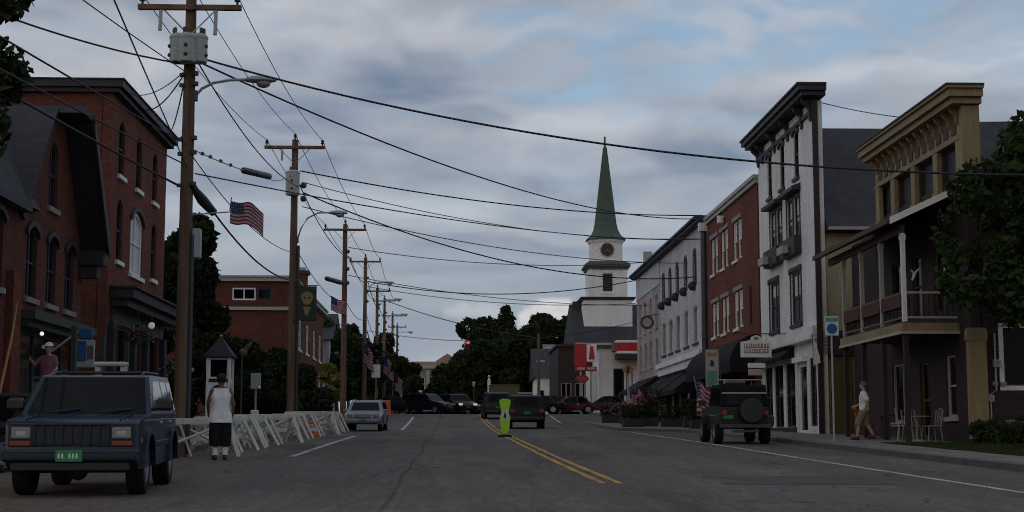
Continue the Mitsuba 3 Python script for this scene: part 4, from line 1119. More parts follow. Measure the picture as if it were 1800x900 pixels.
wire('overhead_wire', 'thin lower wire from the fourth pole to the far end of the grey block', (-6.6, 118, 13.0), (13.4, 111.8, 11.2), 0.6, 0.03, 'wire_grey', n=24)
wire('overhead_cable', 'cable from the sixth pole down to the pole in the woods', (-7.1, 163, 16.0), (8.4, 150, 11.2), 0.5, 0.05, n=20)
wire('span_wire', 'span wire that carries the red traffic light', (-6.6, 118, 9.6), (13.5, 112, 9.9), 1.1, 0.025)
wire('overhead_wire', 'thin wire from the third pole over to the cornice of the grey block', (-6.0, 87.6, 12.2), (13.2, 97, 12.6), 0.6, 0.028, 'wire_grey', n=24)
wire('overhead_wire', 'thin wire from the second pole to the downspout of the grey block', (-6.1, 61.7, 11.6), (13.3, 81, 11.9), 0.7, 0.022, 'wire_grey', n=24)
wire('overhead_wire', 'lowest thin wire from the third pole across to the pinkish block', (-6.0, 87.6, 10.6), (13.4, 104, 10.4), 0.5, 0.026, 'wire_grey', n=24)
# from off-frame left to the nearest pole
wire('overhead_cable', 'thick cable from the left edge down to the nearest pole at flag height', (-9.3, 14, 7.4), (P1X-0.15, P1Y, 7.15), 0.1, 0.032)
wire('overhead_cable', 'sagging dark cable from the top left corner to the nearest pole under its transformers', (-11.8, 20.0, 9.6), (P1X-0.15, P1Y, 10.1), 0.55, 0.026)
wire('overhead_wire', 'lower of two wires from the top left corner to the nearest pole', (-6.9, 12, 5.9), (P1X-0.1, P1Y, 7.7), 0.05, 0.02)
wire('overhead_wire', 'upper of two wires from the top left corner to the nearest pole', (-6.5, 12, 6.1), (P1X-0.1, P1Y, 8.2), 0.03, 0.02)
wire('overhead_wire', 'steep thin wire from the top edge to the nearest pole, crossing another wire', (-3.4, 5, 7.9), (P1X, P1Y, 7.6), 0.1, 0.016, 'wire_grey')
wire('overhead_wire', 'thin wire from the top edge to the nearest pole just below the transformers', (-7.8, 18, 9.0), (P1X, P1Y, 9.85), 0.1, 0.016, 'wire_grey')
# service drops
for j, (yy, zz, z1_) in enumerate(((47.6, 12.0, 9.95), (50.2, 12.05, 9.9), (54.4, 12.1, 9.8))):
    wire('service_drop', '%s of three service wires from the nearest pole to the brick block roof' % ('leftmost', 'middle', 'rightmost')[j], (P1X-0.1, P1Y, z1_), (-10.15, yy, zz), 0.25, 0.016 if j == 0 else 0.022)
wire('guy_strut', 'short thick black cable joining the nearest pole to the brick block cornice corner', (P1X-0.1, P1Y, 8.36), (-10.2, 55.8, 12.2), 0.05, 0.04)
wire('roof_wire', 'thin wire from the white building cornice down to the maroon building roof', (13.5, 57.5, 14.3), (17.5, 46.5, 11.1), 0.3, 0.02, 'wire_grey')
# lengthwise lines, span by span
for i in range(5):
    (xa, ya, za, zt), (xb, yb, zb, ztb) = PT[i], PT[i+1]
    for dx, nm in ((-1.12, 'left'), (0, 'middle'), (1.12, 'right')):
        z_0, z_1 = (za+0.3, zb+0.3) if dx else (zt+0.24, ztb+0.24)
        wire('power_line', f'{nm} power line between the {NTH[i]} and {NTH[i+1]} poles', (xa+dx, ya-0.18, z_0), (xb+dx, yb-0.18, z_1), 0.35, 0.014+0.003*i, 'wire_grey')
    wire('secondary_cable', f'insulated cable between the {NTH[i]} and {NTH[i+1]} poles under their crossarms', (xa+0.2, ya, za-1.5+(0.2 if i == 0 else 0)), (xb+0.2, yb, zb-1.6), 0.5, 0.022+0.004*i)
    wire('telephone_cable', f'lower telephone cable between the {NTH[i]} and {NTH[i+1]} poles', (xa+0.2, ya, za-4.25 if i == 0 else za-5.4), (xb+0.2, yb, zb-5.4), 0.6, 0.032+0.006*i)
    wire('telephone_wire', f'thin telephone wire between the {NTH[i]} and {NTH[i+1]} poles', (xa+0.15, ya, za-3.6 if i == 0 else za-4.2), (xb+0.15, yb, zb-4.3), 0.5, 0.016+0.004*i, 'wire_grey')
# splice cases
sc = thing('splice_cable', 'beaded cable with a long black splice case right of the nearest pole', 'cable')
a_, b_ = (P1X+0.2, P1Y, 8.0), (-6.6, 61.5, 11.9)
pp = sagpts(a_, (-5.6, 44, 8.75), 0.0, 8)
put(sc, 'strand', tube(np.vstack([sagpts(a_, (-5.35, 43, 8.62), 0.05, 8), sagpts((-5.35, 43, 8.62), b_, 0.2, 8)[1:]]), 0.016, 5), 'metal_grey')
put(sc, 'splice_case', tube([(-5.62, 40.6, 8.37), (-5.60, 40.75, 8.38), (-5.25, 43.4, 8.68), (-5.24, 43.5, 8.69)], [0.05, 0.09, 0.09, 0.05], 10), 'plastic_black', smooth=40)
for tt in (0.12, 0.28, 0.5, 0.72):
    q = np.array(a_)*(1-tt)+np.array((-5.62, 40.6, 8.37))*tt
    put(sc, 'bead', ball(q, 0.05, 1), 'plastic_black')
sc = thing('splice_case', 'black splice case on the telephone cable beside the third pole', 'cable')
put(sc, None, tube([(-6.95, 84.0, 10.05), (-6.93, 84.2, 10.05), (-6.35, 87.1, 10.12), (-6.33, 87.3, 10.12)], [0.06, 0.13, 0.13, 0.06], 10), 'plastic_black', smooth=40)
ds = thing('drop_sleeve', 'thick black cable sleeve hanging at the right of the nearest pole', 'cable')
put(ds, None, tube([(P1X+0.1, P1Y-0.1, 7.2), (P1X+0.35, P1Y+0.2, 6.85), (P1X+0.55, P1Y+0.6, 6.62)], [0.06, 0.13, 0.10], 8), 'plastic_black', smooth=50)
gw_ = thing('guy_guard', 'orange yellow guy wire guard at the left edge against the brick', 'guy wire')
put(gw_, None, tube([(-9.35, 31.5, 1.0), (-9.6, 33.8, 3.4), (-9.72, 34.6, 4.3)], [0.035, 0.03, 0.01], 6), 'sign_orange')
# traffic light
tl = thing('traffic_light', 'red lit traffic light hanging over the far road before the woods', 'traffic light')
ty, tx, tz = 114.6, 1.15, 8.55
put(tl, 'housing', rbox(tx-0.16, tx+0.16, ty-0.12, ty+0.12, tz-0.95, tz+0.1, 0.03), 'trim_dark')
put(tl, 'hanger', tube([(tx, ty, tz+0.1), (tx, ty, tz+0.35)], 0.02, 5), 'metal_dark')
for j, mm in enumerate(('lamp_red', 'sign_brown', 'trim_green')):
    z_ = tz-0.08-j*0.34
    k = put(tl, 'lens', cyl((tx, ty-0.13, z_), 0.12, 0.04, 16, 'y'), mm, extra={'emitter': {'type': 'area', 'radiance': {'type': 'rgb', 'value': [0.35, 0.008, 0.01]}}} if j == 0 else None)
    put(k, 'visor', loc(trimesh.creation.annulus(0.125, 0.145, 0.2, sections=14), np.array([[1, 0, 0, tx], [0, 0, 1, ty-0.2], [0, 1, 0, z_], [0, 0, 0, 1.]])), 'trim_dark')

# ---------------------------------------------------------------- flags
def flag(lab, o, ud, L, H, seed, droop=0.5, staff=None, stars=True, key='flag'):
    """o: hoist top corner; ud: direction the fly points to. Thirteen stripes, a canton, all on one waving surface."""
    rng = np.random.default_rng(seed)
    ud = np.array(ud, float)/np.linalg.norm(ud)
    nd = np.cross(ud, [0, 0, 1])
    nd /= np.linalg.norm(nd)
    ph = rng.uniform(0, 6, 3)

    def S(u, v):
        u, v = np.asarray(u, float), np.asarray(v, float)
        w = (0.13*np.sin(u*8/L*1.0+ph[0]+v*1.8)+0.06*np.sin(u*15/L+v*4+ph[1]))*L*(0.25+u/L)
        p = np.array(o)+ud*(u*(1-0.22*droop))[..., None]+nd*w[..., None]+np.array([0, 0, -1.0])*(v+droop*(u/L)**1.5*L*0.55+0.05*np.sin(u*6/L+ph[2]))[..., None]
        return p

    def patch(u0, u1, v0, v1, nu, nv, off=0.0):
        U, V = np.meshgrid(np.linspace(u0, u1, nu), np.linspace(v0, v1, nv))
        p = S(U, V).reshape(-1, 3)+nd*off
        i, j = np.meshgrid(np.arange(nv-1), np.arange(nu-1), indexing='ij')
        q = np.stack([i*nu+j, i*nu+j+1, (i+1)*nu+j+1, (i+1)*nu+j], -1).reshape(-1, 4)
        return trimesh.Trimesh(p, np.vstack([q[:, [0, 1, 2]], q[:, [0, 2, 3]]]), process=False)
    k = thing(key, lab, 'flag')
    s = H/13
    red = [patch(0.4*L if i < 7 else 0, L, i*s, (i+1)*s, 14, 2) for i in range(0, 13, 2)]
    whi = [patch(0.4*L if i < 7 else 0, L, i*s, (i+1)*s, 14, 2) for i in range(1, 13, 2)]
    put(k, 'red_stripes', red, 'flag_red', smooth=True)
    put(k, 'white_stripes', whi, 'flag_white', smooth=True)
    put(k, 'canton', patch(0, 0.4*L, 0, 7*s, 8, 8), 'flag_blue', smooth=True)
    if stars:
        st = [patch(0.4*L*(c+0.35)/6, 0.4*L*(c+0.65)/6, 7*s*(r+0.35)/5, 7*s*(r+0.65)/5, 2, 2, sg*0.006) for r in range(5) for c in range(6) for sg in (-1, 1)]
        put(k, 'stars', st, 'flag_white')
    if staff:
        put(k, 'staff', tube(staff, 0.018, 6), 'trim_pale')
    return k


flag('flag blowing from a staff on the nearest utility pole', (-5.25, 36, 6.86), (1, 0.15, 0.0), 0.90, 0.54, 1, 0.6, [(P1X+0.1, P1Y, 6.48), (-5.27, 36, 6.55), (-5.22, 36, 6.9)])
flag('dark reddish flag on the third utility pole beside the chimney', (-6.9, 87, 9.3), (1, 0.2, 0), 1.0, 0.8, 2, 0.5, [(-6.2, 87.5, 8.9), (-6.95, 87, 9.35)], False)
flag('hanging flag on the fourth utility pole', (-6.75, 117.8, 8.6), (0.35, -0.2, -0.1), 1.0, 1.6, 3, 0.9, [(-6.7, 118, 8.2), (-6.75, 117.7, 8.7)], False)
flag('hanging flag on the fifth utility pole', (-6.3, 141, 9.0), (0.35, -0.2, -0.1), 1.2, 1.7, 4, 0.9, [(-7, 142, 8.6), (-6.3, 141, 9.1)], False)
flag('hanging flag on the sixth utility pole, low over the far cars', (-6.0, 162, 8.2), (0.35, -0.2, -0.1), 1.2, 1.8, 5, 0.9, [(-7.2, 163, 7.8), (-6.0, 162, 8.3)], False)
flag('limp flag on a staff beside the parked dark off-road car', (9.5, 59.8, 3.55), (0.5, -0.5, 0), 0.75, 1.25, 6, 0.9, [(9.85, 60.0, 1.55), (9.42, 59.8, 3.7)], True)
flag('small flag among the flowers on the bulb-out', (9.6, 83.5, 3.9), (0.6, -0.5, 0), 0.6, 0.8, 7, 0.8, [(9.65, 83.5, 2.1), (9.6, 83.5, 4.0)], False)
flag('small flag farther along the right-hand storefronts', (11.0, 92.5, 4.4), (0.6, -0.5, 0), 0.6, 0.9, 8, 0.8, [(11, 92.5, 2.4), (11, 92.5, 4.5)], False)

# ---------------------------------------------------------------- barricades
def sawhorse(i, x, y, rot, lab):
    rng = np.random.default_rng(300+i)
    k = thing('sawhorse_barricade', lab, 'barricade', 'white sawhorse barricades along the left kerb')
    z = float(prof(y))
    tw = T().translate([x, y, z]).rotate([0, 0, 1], math.degrees(rot)).rotate([0, 1, 0], -1.3*math.sin(rot))
    hgt = 0.87+rng.uniform(-0.07, 0.07)
    put(k, 'rail', rbox(-1.2, 1.2, -0.022, 0.022, hgt-0.14, hgt, 0.008), 'barricade_white', tw)
    if i % 2:
        put(k, 'rail', rbox(-1.15, 1.15, -0.02, 0.02, hgt-0.52, hgt-0.40, 0.008), 'barricade_white', tw)
    for t in (-1, 1) if i % 3 == 1 else (1,):
        a_, e_ = np.array((t*0.98, 0.05*t, hgt-0.12)), np.array((-t*0.55, 0.30*t, 0.22))
        put(k, 'diagonal_brace', tube([a_, e_], [0.034, 0.034], 4), 'barricade_white', tw)
    for s in (-1, 1):
        for t in (-1, 1):
            b = np.array([(s*0.95, t*0.03, hgt-0.06), (s*1.02+rng.uniform(-.05, .05), t*0.43, 0.0)])
            d = b[1]-b[0]
            m = rbox(-0.045, 0.045, -0.02, 0.02, 0, np.linalg.norm(d), 0.006)
            R = trimesh.geometry.align_vectors([0, 0, 1], d/np.linalg.norm(d))
            m.apply_transform(R)
            m.apply_translation(b[0]+[0, t*0.025, 0])
            put(k, 'leg', m, 'barricade_white', tw)
        put(k, 'cross_brace', box(s*0.99-0.012, s*0.99+0.012, -0.24, 0.24, 0.38, 0.46), 'barricade_white', tw)


r_ = np.random.default_rng(77)
for i in range(24):
    y = 35.2+i*1.55
    sawhorse(i, -5.95+0.018*(y-35)+r_.uniform(-0.08, 0.08), y, [0.75, 1.2, 1.4, 1.3, 1.15, 1.45, 1.25, 1.4][i % 8]+r_.uniform(-0.08, 0.08), f'white wooden sawhorse barricade, {ORD[i]} from the camera in the row along the left kerb')
ob = thing('traffic_drum', 'orange and white striped traffic drum among the white barricades', 'traffic drum')
z = float(prof(58.5))
put(ob, 'body', lathe([(0, 0), (0.27, 0), (0.27, 0.05), (0.235, 0.06), (0.2, 0.55), (0, 0.55)], 18).apply_translation((-5.25, 58.5, z)), 'cone_orange', smooth=35)
put(ob, 'band', lathe([(0.229, 0.2), (0.232, 0.2), (0.222, 0.33), (0.219, 0.33)], 18).apply_translation((-5.25, 58.5, z)), 'trim_white')
od = thing('traffic_drum', 'pinkish orange traffic drum beyond the silver car', 'traffic drum')
put(od, 'body', lathe([(0, 0), (0.36, 0), (0.36, 0.06), (0.30, 0.08), (0.26, 1.05), (0, 1.1)], 18).apply_translation((-4.75, 112, float(prof(112)))), 'cone_orange', smooth=35)

# ---------------------------------------------------------------- cars
def cs_poly(pts, r=0.05):
    c = m3.CrossSection([pts])
    if c.area() < 1e-9:
        c = m3.CrossSection([pts[::-1]])
    return c.offset(-r, m3.JoinType.Round, 2.0, 12).offset(r, m3.JoinType.Round, 2.0, 12) if r else c


class Car:
    """Local axes: x across, y forward, z up; origin on the ground between the axles."""

    def __init__(s, key, x, y, head, W, L, belt, H, tum=0.14, nose=0.06, slope=1.33, z=None):
        s.k, s.W, s.L, s.belt, s.H, s.tum, s.nose = key, W, L, belt, H, tum, nose
        zz = float(prof(y)) if z is None else z
        s.T = T().translate([x, y, zz]).rotate([1, 0, 0], slope).rotate([0, 0, 1], head)

    def warp(s, v):
        v = np.array(v, float)
        z, y = v[:, 2], v[:, 1]
        k = 1-s.tum*np.clip((z-s.belt)/(s.H-s.belt), 0, 1.1)
        e = np.clip((np.abs(y)-(s.L/2-0.5))/0.5, 0, 1.1)
        k *= 1-s.nose*e**2
        k *= 1-0.06*np.clip((0.5-z)/0.3, 0, 1)
        v[:, 0] *= k
        v[:, 1] += -0.05*np.sign(y)*(np.abs(v[:, 0])/(s.W/2))**2*e
        return v

    def extr(s, cs, w, refine=0.12, off=0.0):
        m = (cs if isinstance(cs, m3.CrossSection) else m3.CrossSection([cs])).extrude(w)
        m = m.transform([[0, 0, 1, -w/2+off], [1, 0, 0, 0], [0, 1, 0, 0]])
        return m.refine_to_length(refine) if refine else m

    def put(s, name, mesh, mat_, parent=None, warp=False, smooth=30, **kw):
        if isinstance(mesh, m3.Manifold):
            mesh = tm(mesh)
        if isinstance(mesh, list):
            mesh = cat(mesh)
        if warp:
            mesh = mesh.copy()
            mesh.vertices = s.warp(mesh.vertices)
            if mesh.volume < 0:
                mesh.invert()
        return put(parent or s.k, name, mesh, mat_, s.T, smooth, **kw)

    def body(s, prof_, paint, arches, r=0.05, wr=0.38):
        m = s.extr(cs_poly(prof_, r), s.W)
        for ya in arches:
            c = m3.Manifold.cylinder(s.W+1, wr, wr, 24, True).rotate((0, 90, 0)).translate((0, ya, wr*0.9))
            m = m-c
        return s.put('body', m, paint, warp=True)

    def quad_panel(s, a, b, w, mat_, name, out=0.010, parent=None, r=0.0, off=0):
        a, b = np.array(a), np.array(b)
        d = (b-a)/np.linalg.norm(b-a)
        n = np.array([-d[1], d[0]])
        n = n if n[1] >= -0.2 else -n
        s_ = n*out
        pts = [tuple(a+s_), tuple(b+s_), tuple(b-n*0.06), tuple(a-n*0.06)]
        cs = m3.CrossSection([pts])
        if cs.area() < 1e-9:
            cs = m3.CrossSection([pts[::-1]])
        return s.put(name, s.extr(cs, w, 0.12, off), mat_, parent, True)

    def side_glass(s, pts, mat_='glass_dark'):
        k = None
        for sg in (-1, 1):
            m = s.extr(cs_poly(pts, 0.03), s.W+0.016, 0.15)
            m = m.trim_by_plane((sg, 0, 0), s.W/2-0.05) if True else m
            s.put('side_window', m, mat_, warp=True)

    def wheel(s, x, y, r, w, style='alloy'):
        sg = 1 if x > 0 else -1
        h = w/2
        ty_ = lathe([(r*0.6, -h), (r*0.93, -h), (r, -h*0.72), (r, h*0.72), (r*0.93, h), (r*0.6, h), (r*0.6, -h)], 28)
        ri = [lathe([(r*0.58, h*0.2), (r*0.62, h*0.9), (r*0.62, h*0.96), (r*0.52, h*0.98), (r*0.50, h*0.5), (r*0.12, h*0.55), (r*0.1, h*0.8), (0, h*0.8), (0, h*0.2), (r*0.58, h*0.2)], 24)]
        for a in np.arange(5)*2*math.pi/5:
            b = box(r*0.1, r*0.52, -r*0.07, r*0.07, h*0.52, h*0.82)
            b.apply_transform(trimesh.transformations.rotation_matrix(a, [0, 0, 1]))
            ri.append(b)
        M = np.array([[0, 0, sg, x], [1, 0, 0, y], [0, sg, 0, r], [0, 0, 0, 1.0]])
        k = s.put('wheel', loc(ty_, M), 'rubber', smooth=40)
        s.put('rim', loc(cat(ri), M), style, k)
        return k

    def block(s, name, x0, x1, y0, y1, z0, z1, mat_, parent=None, r=0.015, warp=False, **kw):
        r = min(r, (x1-x0)*0.3, (y1-y0)*0.3, (z1-z0)*0.3)
        m = rbox(x0, x1, y0, y1, z0, z1, r)
        return s.put(name, m, mat_, parent, warp, **kw)


# --- the blue off-road estate at the left
k = thing('blue_off_road_car', 'dark blue boxy off-road car with a green number plate facing the camera at lower left', 'car')
c = Car(k, -5.07, 22.4, 180+3.4, 1.74, 4.22, 1.08, 1.62, 0.15, 0.03)
hl = 2.11
c.body([(-hl, 0.45), (-hl, 0.72), (-2.03, 1.06), (-1.88, 1.56), (-1.75, 1.62), (0.25, 1.62), (0.36, 1.60), (0.98, 1.075), (1.1, 1.05), (1.95, 1.005), (2.06, 0.95), (2.08, 0.62), (2.06, 0.44), (1.9, 0.36), (-1.95, 0.36)], 'car_blue', (1.22, -1.36), 0.04, 0.43)
c.quad_panel((0.385, 1.575), (0.965, 1.085), 1.60, 'glass_dark', 'windscreen')
c.quad_panel((-1.99, 1.16), (-1.88, 1.52), 1.36, 'glass_dark', 'rear_window')
c.side_glass([(0.16, 1.54), (-0.5, 1.54), (-0.5, 1.12), (0.78, 1.12)], 'glass_sky')
c.side_glass([(-0.58, 1.54), (-1.2, 1.54), (-1.2, 1.12), (-0.58, 1.12)], 'glass_sky')
c.side_glass([(-1.28, 1.54), (-1.78, 1.54), (-1.9, 1.12), (-1.28, 1.12)], 'glass_sky')
for sg in (-1, 1):
    c.put('roof_rail', [tube([(sg*0.62, 0.15, 1.62), (sg*0.62, 0.05, 1.67), (sg*0.62, -1.55, 1.67), (sg*0.62, -1.65, 1.62)], 0.018, 6)], 'plastic_black')
for yy in (-0.35, -1.2):
    c.block('roof_bar', -0.62, 0.62, yy-0.03, yy+0.03, 1.655, 1.69, 'plastic_black')
c.block('front_panel', -0.80, 0.80, 2.05, 2.085, 0.66, 0.965, 'car_blue')
g_ = c.block('grille', -0.47, 0.47, 2.07, 2.09, 0.69, 0.93, 'plastic_black')
for i in range(9):
    x = -0.47+i*0.1175
    c.block('bar', x-0.018, x+0.018, 2.075, 2.115, 0.68, 0.94, 'car_blue', g_, 0.008)
c.block('rim', -0.49, 0.49, 2.075, 2.115, 0.935, 0.968, 'car_blue', g_, 0.008)
for sg in (-1, 1):
    h = c.block('headlight', min(sg*0.52, sg*0.76), max(sg*0.52, sg*0.76), 2.075, 2.10, 0.77, 0.91, 'lamp_clear')
    c.block('bezel', min(sg*0.50, sg*0.78), max(sg*0.50, sg*0.78), 2.06, 2.092, 0.75, 0.93, 'plastic_black', h)
    c.block('reflector', min(sg*0.58, sg*0.70), max(sg*0.58, sg*0.70), 2.098, 2.106, 0.80, 0.86, 'chrome', h)
    c.block('indicator', min(sg*0.52, sg*0.78), max(sg*0.52, sg*0.78), 2.07, 2.10, 0.67, 0.735, 'lamp_amber')
    c.block('side_marker', min(sg*0.872, sg*0.86), max(sg*0.872, sg*0.86), 1.75, 1.92, 0.70, 0.76, 'lamp_amber', None, 0.004)
    m_ = c.put('mirror', [rbox(min(sg*0.90, sg*1.12), max(sg*0.90, sg*1.12), 0.62, 0.78, 1.12, 1.30, 0.04)], 'plastic_black')
    c.put('mirror_arm', [tube([(sg*0.80, 0.72, 1.12), (sg*0.94, 0.70, 1.17)], 0.03, 6)], 'plastic_black', m_)
    for yy in (0.28, -0.75):
        c.block('door_handle', min(sg*0.868, sg*0.895), max(sg*0.868, sg*0.895), yy-0.36, yy-0.2, 0.93, 0.97, 'chrome', None, 0.008)
    c.block('side_trim', min(sg*0.862, sg*0.885), max(sg*0.862, sg*0.885), -0.92, 0.75, 0.62, 0.70, 'plastic_black', None, 0.01)
    c.block('pinstripe', min(sg*0.868, sg*0.874), max(sg*0.868, sg*0.874), -1.9, 1.7, 0.985, 1.0, 'chrome', None, 0.002)
    for ya in (1.22, -1.36):
        pts = [(ya+0.53*math.cos(t), 0.40+0.50*math.sin(t)) for t in np.linspace(-0.05, math.pi+0.05, 16)]+[(ya+0.43*math.cos(t), 0.39+0.42*math.sin(t)) for t in np.linspace(math.pi+0.05, -0.05, 16)]
        m = c.extr(cs_poly(pts, 0), 0.10, None, sg*0.87)
        c.put('fender_flare', m, 'car_blue')
bp = c.block('front_bumper', -0.86, 0.86, 2.02, 2.20, 0.47, 0.63, 'car_blue', None, 0.03)
c.block('rub_strip', -0.84, 0.84, 2.195, 2.212, 0.52, 0.57, 'plastic_black', bp)
c.block('valance', -0.75, 0.75, 2.0, 2.15, 0.35, 0.468, 'plastic_black', bp)
pl = c.block('number_plate', -0.17, 0.17, 2.212, 2.224, 0.47, 0.62, 'plate_green', None, 0.004, label='green number plate')
tmq = cat([box(-0.11+i*0.045, -0.085+i*0.045, 2.2245, 2.2285, 0.515, 0.575) for i in (0, 1, 2, 4, 5)])
c.put('lettering', tmq, 'plate_white', pl)
for i in range(2):
    sg = (-1, 1)[i]
    c.put('wiper', tube([(sg*0.35+0.2, 1.0, 1.10), (sg*0.35-0.25, 0.93, 1.15)], 0.010, 5), 'plastic_black')
c.put('rear_view_mirror', rbox(-0.11, 0.11, 0.46, 0.50, 1.44, 1.50, 0.01), 'plastic_black')
for sg in (-1, 1):
    c.put('bonnet_line', tube([(sg*0.62, 1.02, 1.072), (sg*0.60, 1.95, 1.01)], 0.012, 5), 'car_blue')
for x in (-0.74, 0.74):
    for ya in (1.22, -1.36):
        c.wheel(x, ya, 0.36, 0.235)
for ya in (1.22, -1.36):
    c.put('axle', [tube([(-0.7, ya, 0.33), (0.7, ya, 0.33)], 0.05, 6), ball((0.05, ya, 0.31), 0.13, 1)], 'metal_dark')
k = thing('roof_box', 'pale cream sign-like box on the roof of the blue off-road car', 'box')
c.k = k
c.put('shell', rbox(-0.25, 0.22, -1.05, -0.75, 1.775, 1.84, 0.02), 'trim_pale')
for q_ in (-0.24, 0.13):
    c.put('foot', rbox(q_, q_+0.08, -1.0, -0.8, 1.69, 1.78, 0.01), 'trim_pale')


def modern_car(name, lab, x, y, head, paint, W=1.8, L=4.5, H=1.62, suv=True, slope=1.33, group=None, z=None, lit=False, glass='glass_dark'):
    k = thing(name, lab, 'car', group)
    c = Car(k, x, y, head, W, L, H*0.60, H, 0.22, 0.10, slope, z)
    b, hl = H*0.60, L/2
    if suv:
        pr = [(-hl, 0.5), (-hl-0.02+0.04, 0.8), (-hl+0.10, b), (-hl+0.42, H-0.06), (-hl+0.65, H), (0.25, H-0.01), (0.45, H-0.06), (1.05, b+0.05), (hl-0.25, b-0.12), (hl-0.04, b-0.26), (hl, 0.55), (hl-0.05, 0.32), (-hl+0.08, 0.32)]
        sg_ = [[(0.32, H-0.10), (-0.42, H-0.10), (-0.42, b+0.03), (0.86, b+0.03)], [(-0.50, H-0.10), (-1.25, H-0.10), (-1.25, b+0.03), (-0.50, b+0.03)], [(-1.33, H-0.10), (-hl+0.55, H-0.10), (-hl+0.30, b+0.03), (-1.33, b+0.03)]]
        ws, rw = ((0.52, H-0.11), (1.0, b+0.08)), ((-hl+0.14, b+0.06), (-hl+0.38, H-0.12))
    else:
        pr = [(-hl, 0.5), (-hl+0.03, 0.85), (-hl+0.7, b+0.02), (-hl+1.25, H-0.03), (-0.3, H), (0.2, H-0.04), (1.0, b+0.03), (hl-0.3, b-0.14), (hl-0.04, b-0.28), (hl, 0.5), (hl-0.06, 0.3), (-hl+0.08, 0.3)]
        sg_ = [[(0.15, H-0.09), (-0.42, H-0.06), (-0.42, b+0.02), (0.85, b+0.02)], [(-0.5, H-0.06), (-hl+1.25, H-0.09), (-hl+0.9, b+0.02), (-0.5, b+0.02)]]
        ws, rw = ((0.26, H-0.08), (0.95, b+0.06)), ((-hl+0.76, b+0.06), (-hl+1.18, H-0.08))
    c.body(pr, paint, (hl-0.88, -hl+0.85), 0.06, 0.38)
    c.quad_panel(*ws, W*0.80, glass, 'windscreen')
    c.quad_panel(*rw, W*0.74, glass, 'rear_window')
    for p in sg_:
        c.side_glass(p)
    for sx in (-1, 1):
        x0, x1 = sorted((sx*W*0.26, sx*W*0.43))
        kw = dict(extra={'emitter': {'type': 'area', 'radiance': {'type': 'rgb', 'value': [0.10, 0.09, 0.07]}}}) if lit else {}
        c.block('headlight', x0, x1, hl-0.14, hl-0.015, 0.66, 0.80, 'lamp_clear', None, 0.02, **kw)
        x0, x1 = sorted((sx*W*0.33, sx*W*0.445))
        c.block('tail_light', x0, x1, -hl-0.005, -hl+0.12, 0.78, 0.98, 'lamp_red', None, 0.02)
        x0, x1 = sorted((sx*(W/2-0.04), sx*(W/2+0.16)))
        c.block('mirror', x0, x1, 0.72, 0.84, b+0.02, b+0.16, paint, None, 0.03)
        for ya in (hl-0.88, -hl+0.85):
            c.wheel(sx*(W/2-0.13), ya, 0.34, 0.22)
    g = c.block('grille', -W*0.23, W*0.23, hl-0.06, hl+0.012, 0.62, 0.78, 'plastic_black')
    for zz in (0.66, 0.70, 0.74):
        c.block('slat', -W*0.22, W*0.22, hl, hl+0.02, zz-0.008, zz+0.008, 'chrome', g, 0.003)
    c.block('front_bumper', -W*0.44, W*0.44, hl-0.1, hl+0.05, 0.38, 0.56, paint, None, 0.04)
    c.block('lower_grille', -W*0.30, W*0.30, hl-0.02, hl+0.058, 0.34, 0.42, 'plastic_black')
    c.block('rear_bumper', -W*0.44, W*0.44, -hl-0.06, -hl+0.1, 0.42, 0.60, paint if not suv else 'plastic_black', None, 0.04)
    q = c.block('number_plate', -0.16, 0.16, -hl-0.02, -hl+0.05, 0.72, 0.86, 'plate_green', None, 0.004)
    c.block('number_plate', -0.16, 0.16, hl+0.05, hl+0.062, 0.44, 0.55, 'plate_green', None, 0.004)
    if suv:
        for sx in (-1, 1):
            c.put('roof_rail', tube([(sx*W*0.34, 0.1, H-0.01), (sx*W*0.34, 0.0, H+0.04), (sx*W*0.34, -1.4, H+0.04), (sx*W*0.34, -1.5, H-0.01)], 0.018, 6), 'plastic_black')
    return c


modern_car('silver_car', 'silver hatchback facing the camera beside the end of the white barricades', -4.0, 72.6, 178, 'car_silver', 1.74, 4.3, 1.42, True)
c = modern_car('dark_suv', 'dark sports utility car driving away up the middle of the road', 3.72, 79.3, 0, 'car_black', 1.88, 4.6, 1.68, True)
c.block('roof_cargo', -0.4, 0.4, -0.9, -0.3, 1.72, 1.82, 'trim_pale', label='pale load on the roof')
modern_car('dark_minivan', 'dark car half hidden behind the lime pedestrian sign, left of the dark sports utility car', 2.9, 103.5, 2, 'car_dkblue', 1.85, 4.7, 1.75, True, 2.5)
modern_car('black_car', 'black car parked behind the blue off-road car at the left edge', -8.3, 29.3, 160, 'car_black', 1.75, 4.4, 1.42, False)
for i, (x, y, h, pt, lab, suv, lit) in enumerate([
        (-2.0, 121.5, 235, 'car_dkblue', 'dark blue car turning across the far end of the road', True, False),
        (0.3, 123.0, 205, 'car_black', 'dark car with headlights lit coming from the far junction', True, True),
        (-4.3, 122.5, 265, 'car_black', 'black car side-on at the far left of the junction', False, False),
        (-1.9, 131, 250, 'car_white', 'white-roofed car behind the dark blue turning car', True, False),
        (0.6, 133, 240, 'car_red', 'dark red car behind the one with lit headlights', True, False),
        (6.6, 121, 80, 'car_black', 'black car right of the olive truck', False, False),
        (9.3, 122, 95, 'car_red', 'dark red car below the fuel sign, nearer to the white shop', False, False),
        (12.0, 121, 88, 'car_red', 'dark red car parked by the white shop door', False, False),
        (10.6, 133, 90, 'car_white', 'white car behind the dark red cars', True, False),
        (7.9, 131, 70, 'car_dkblue', 'dark car behind the black one right of the olive truck', True, False)]):
    modern_car('far_car', lab, x, y, h, pt, 1.8, 4.5, 1.6 if suv else 1.42, suv, 1.5 if y < 121 else 0, lit=lit)
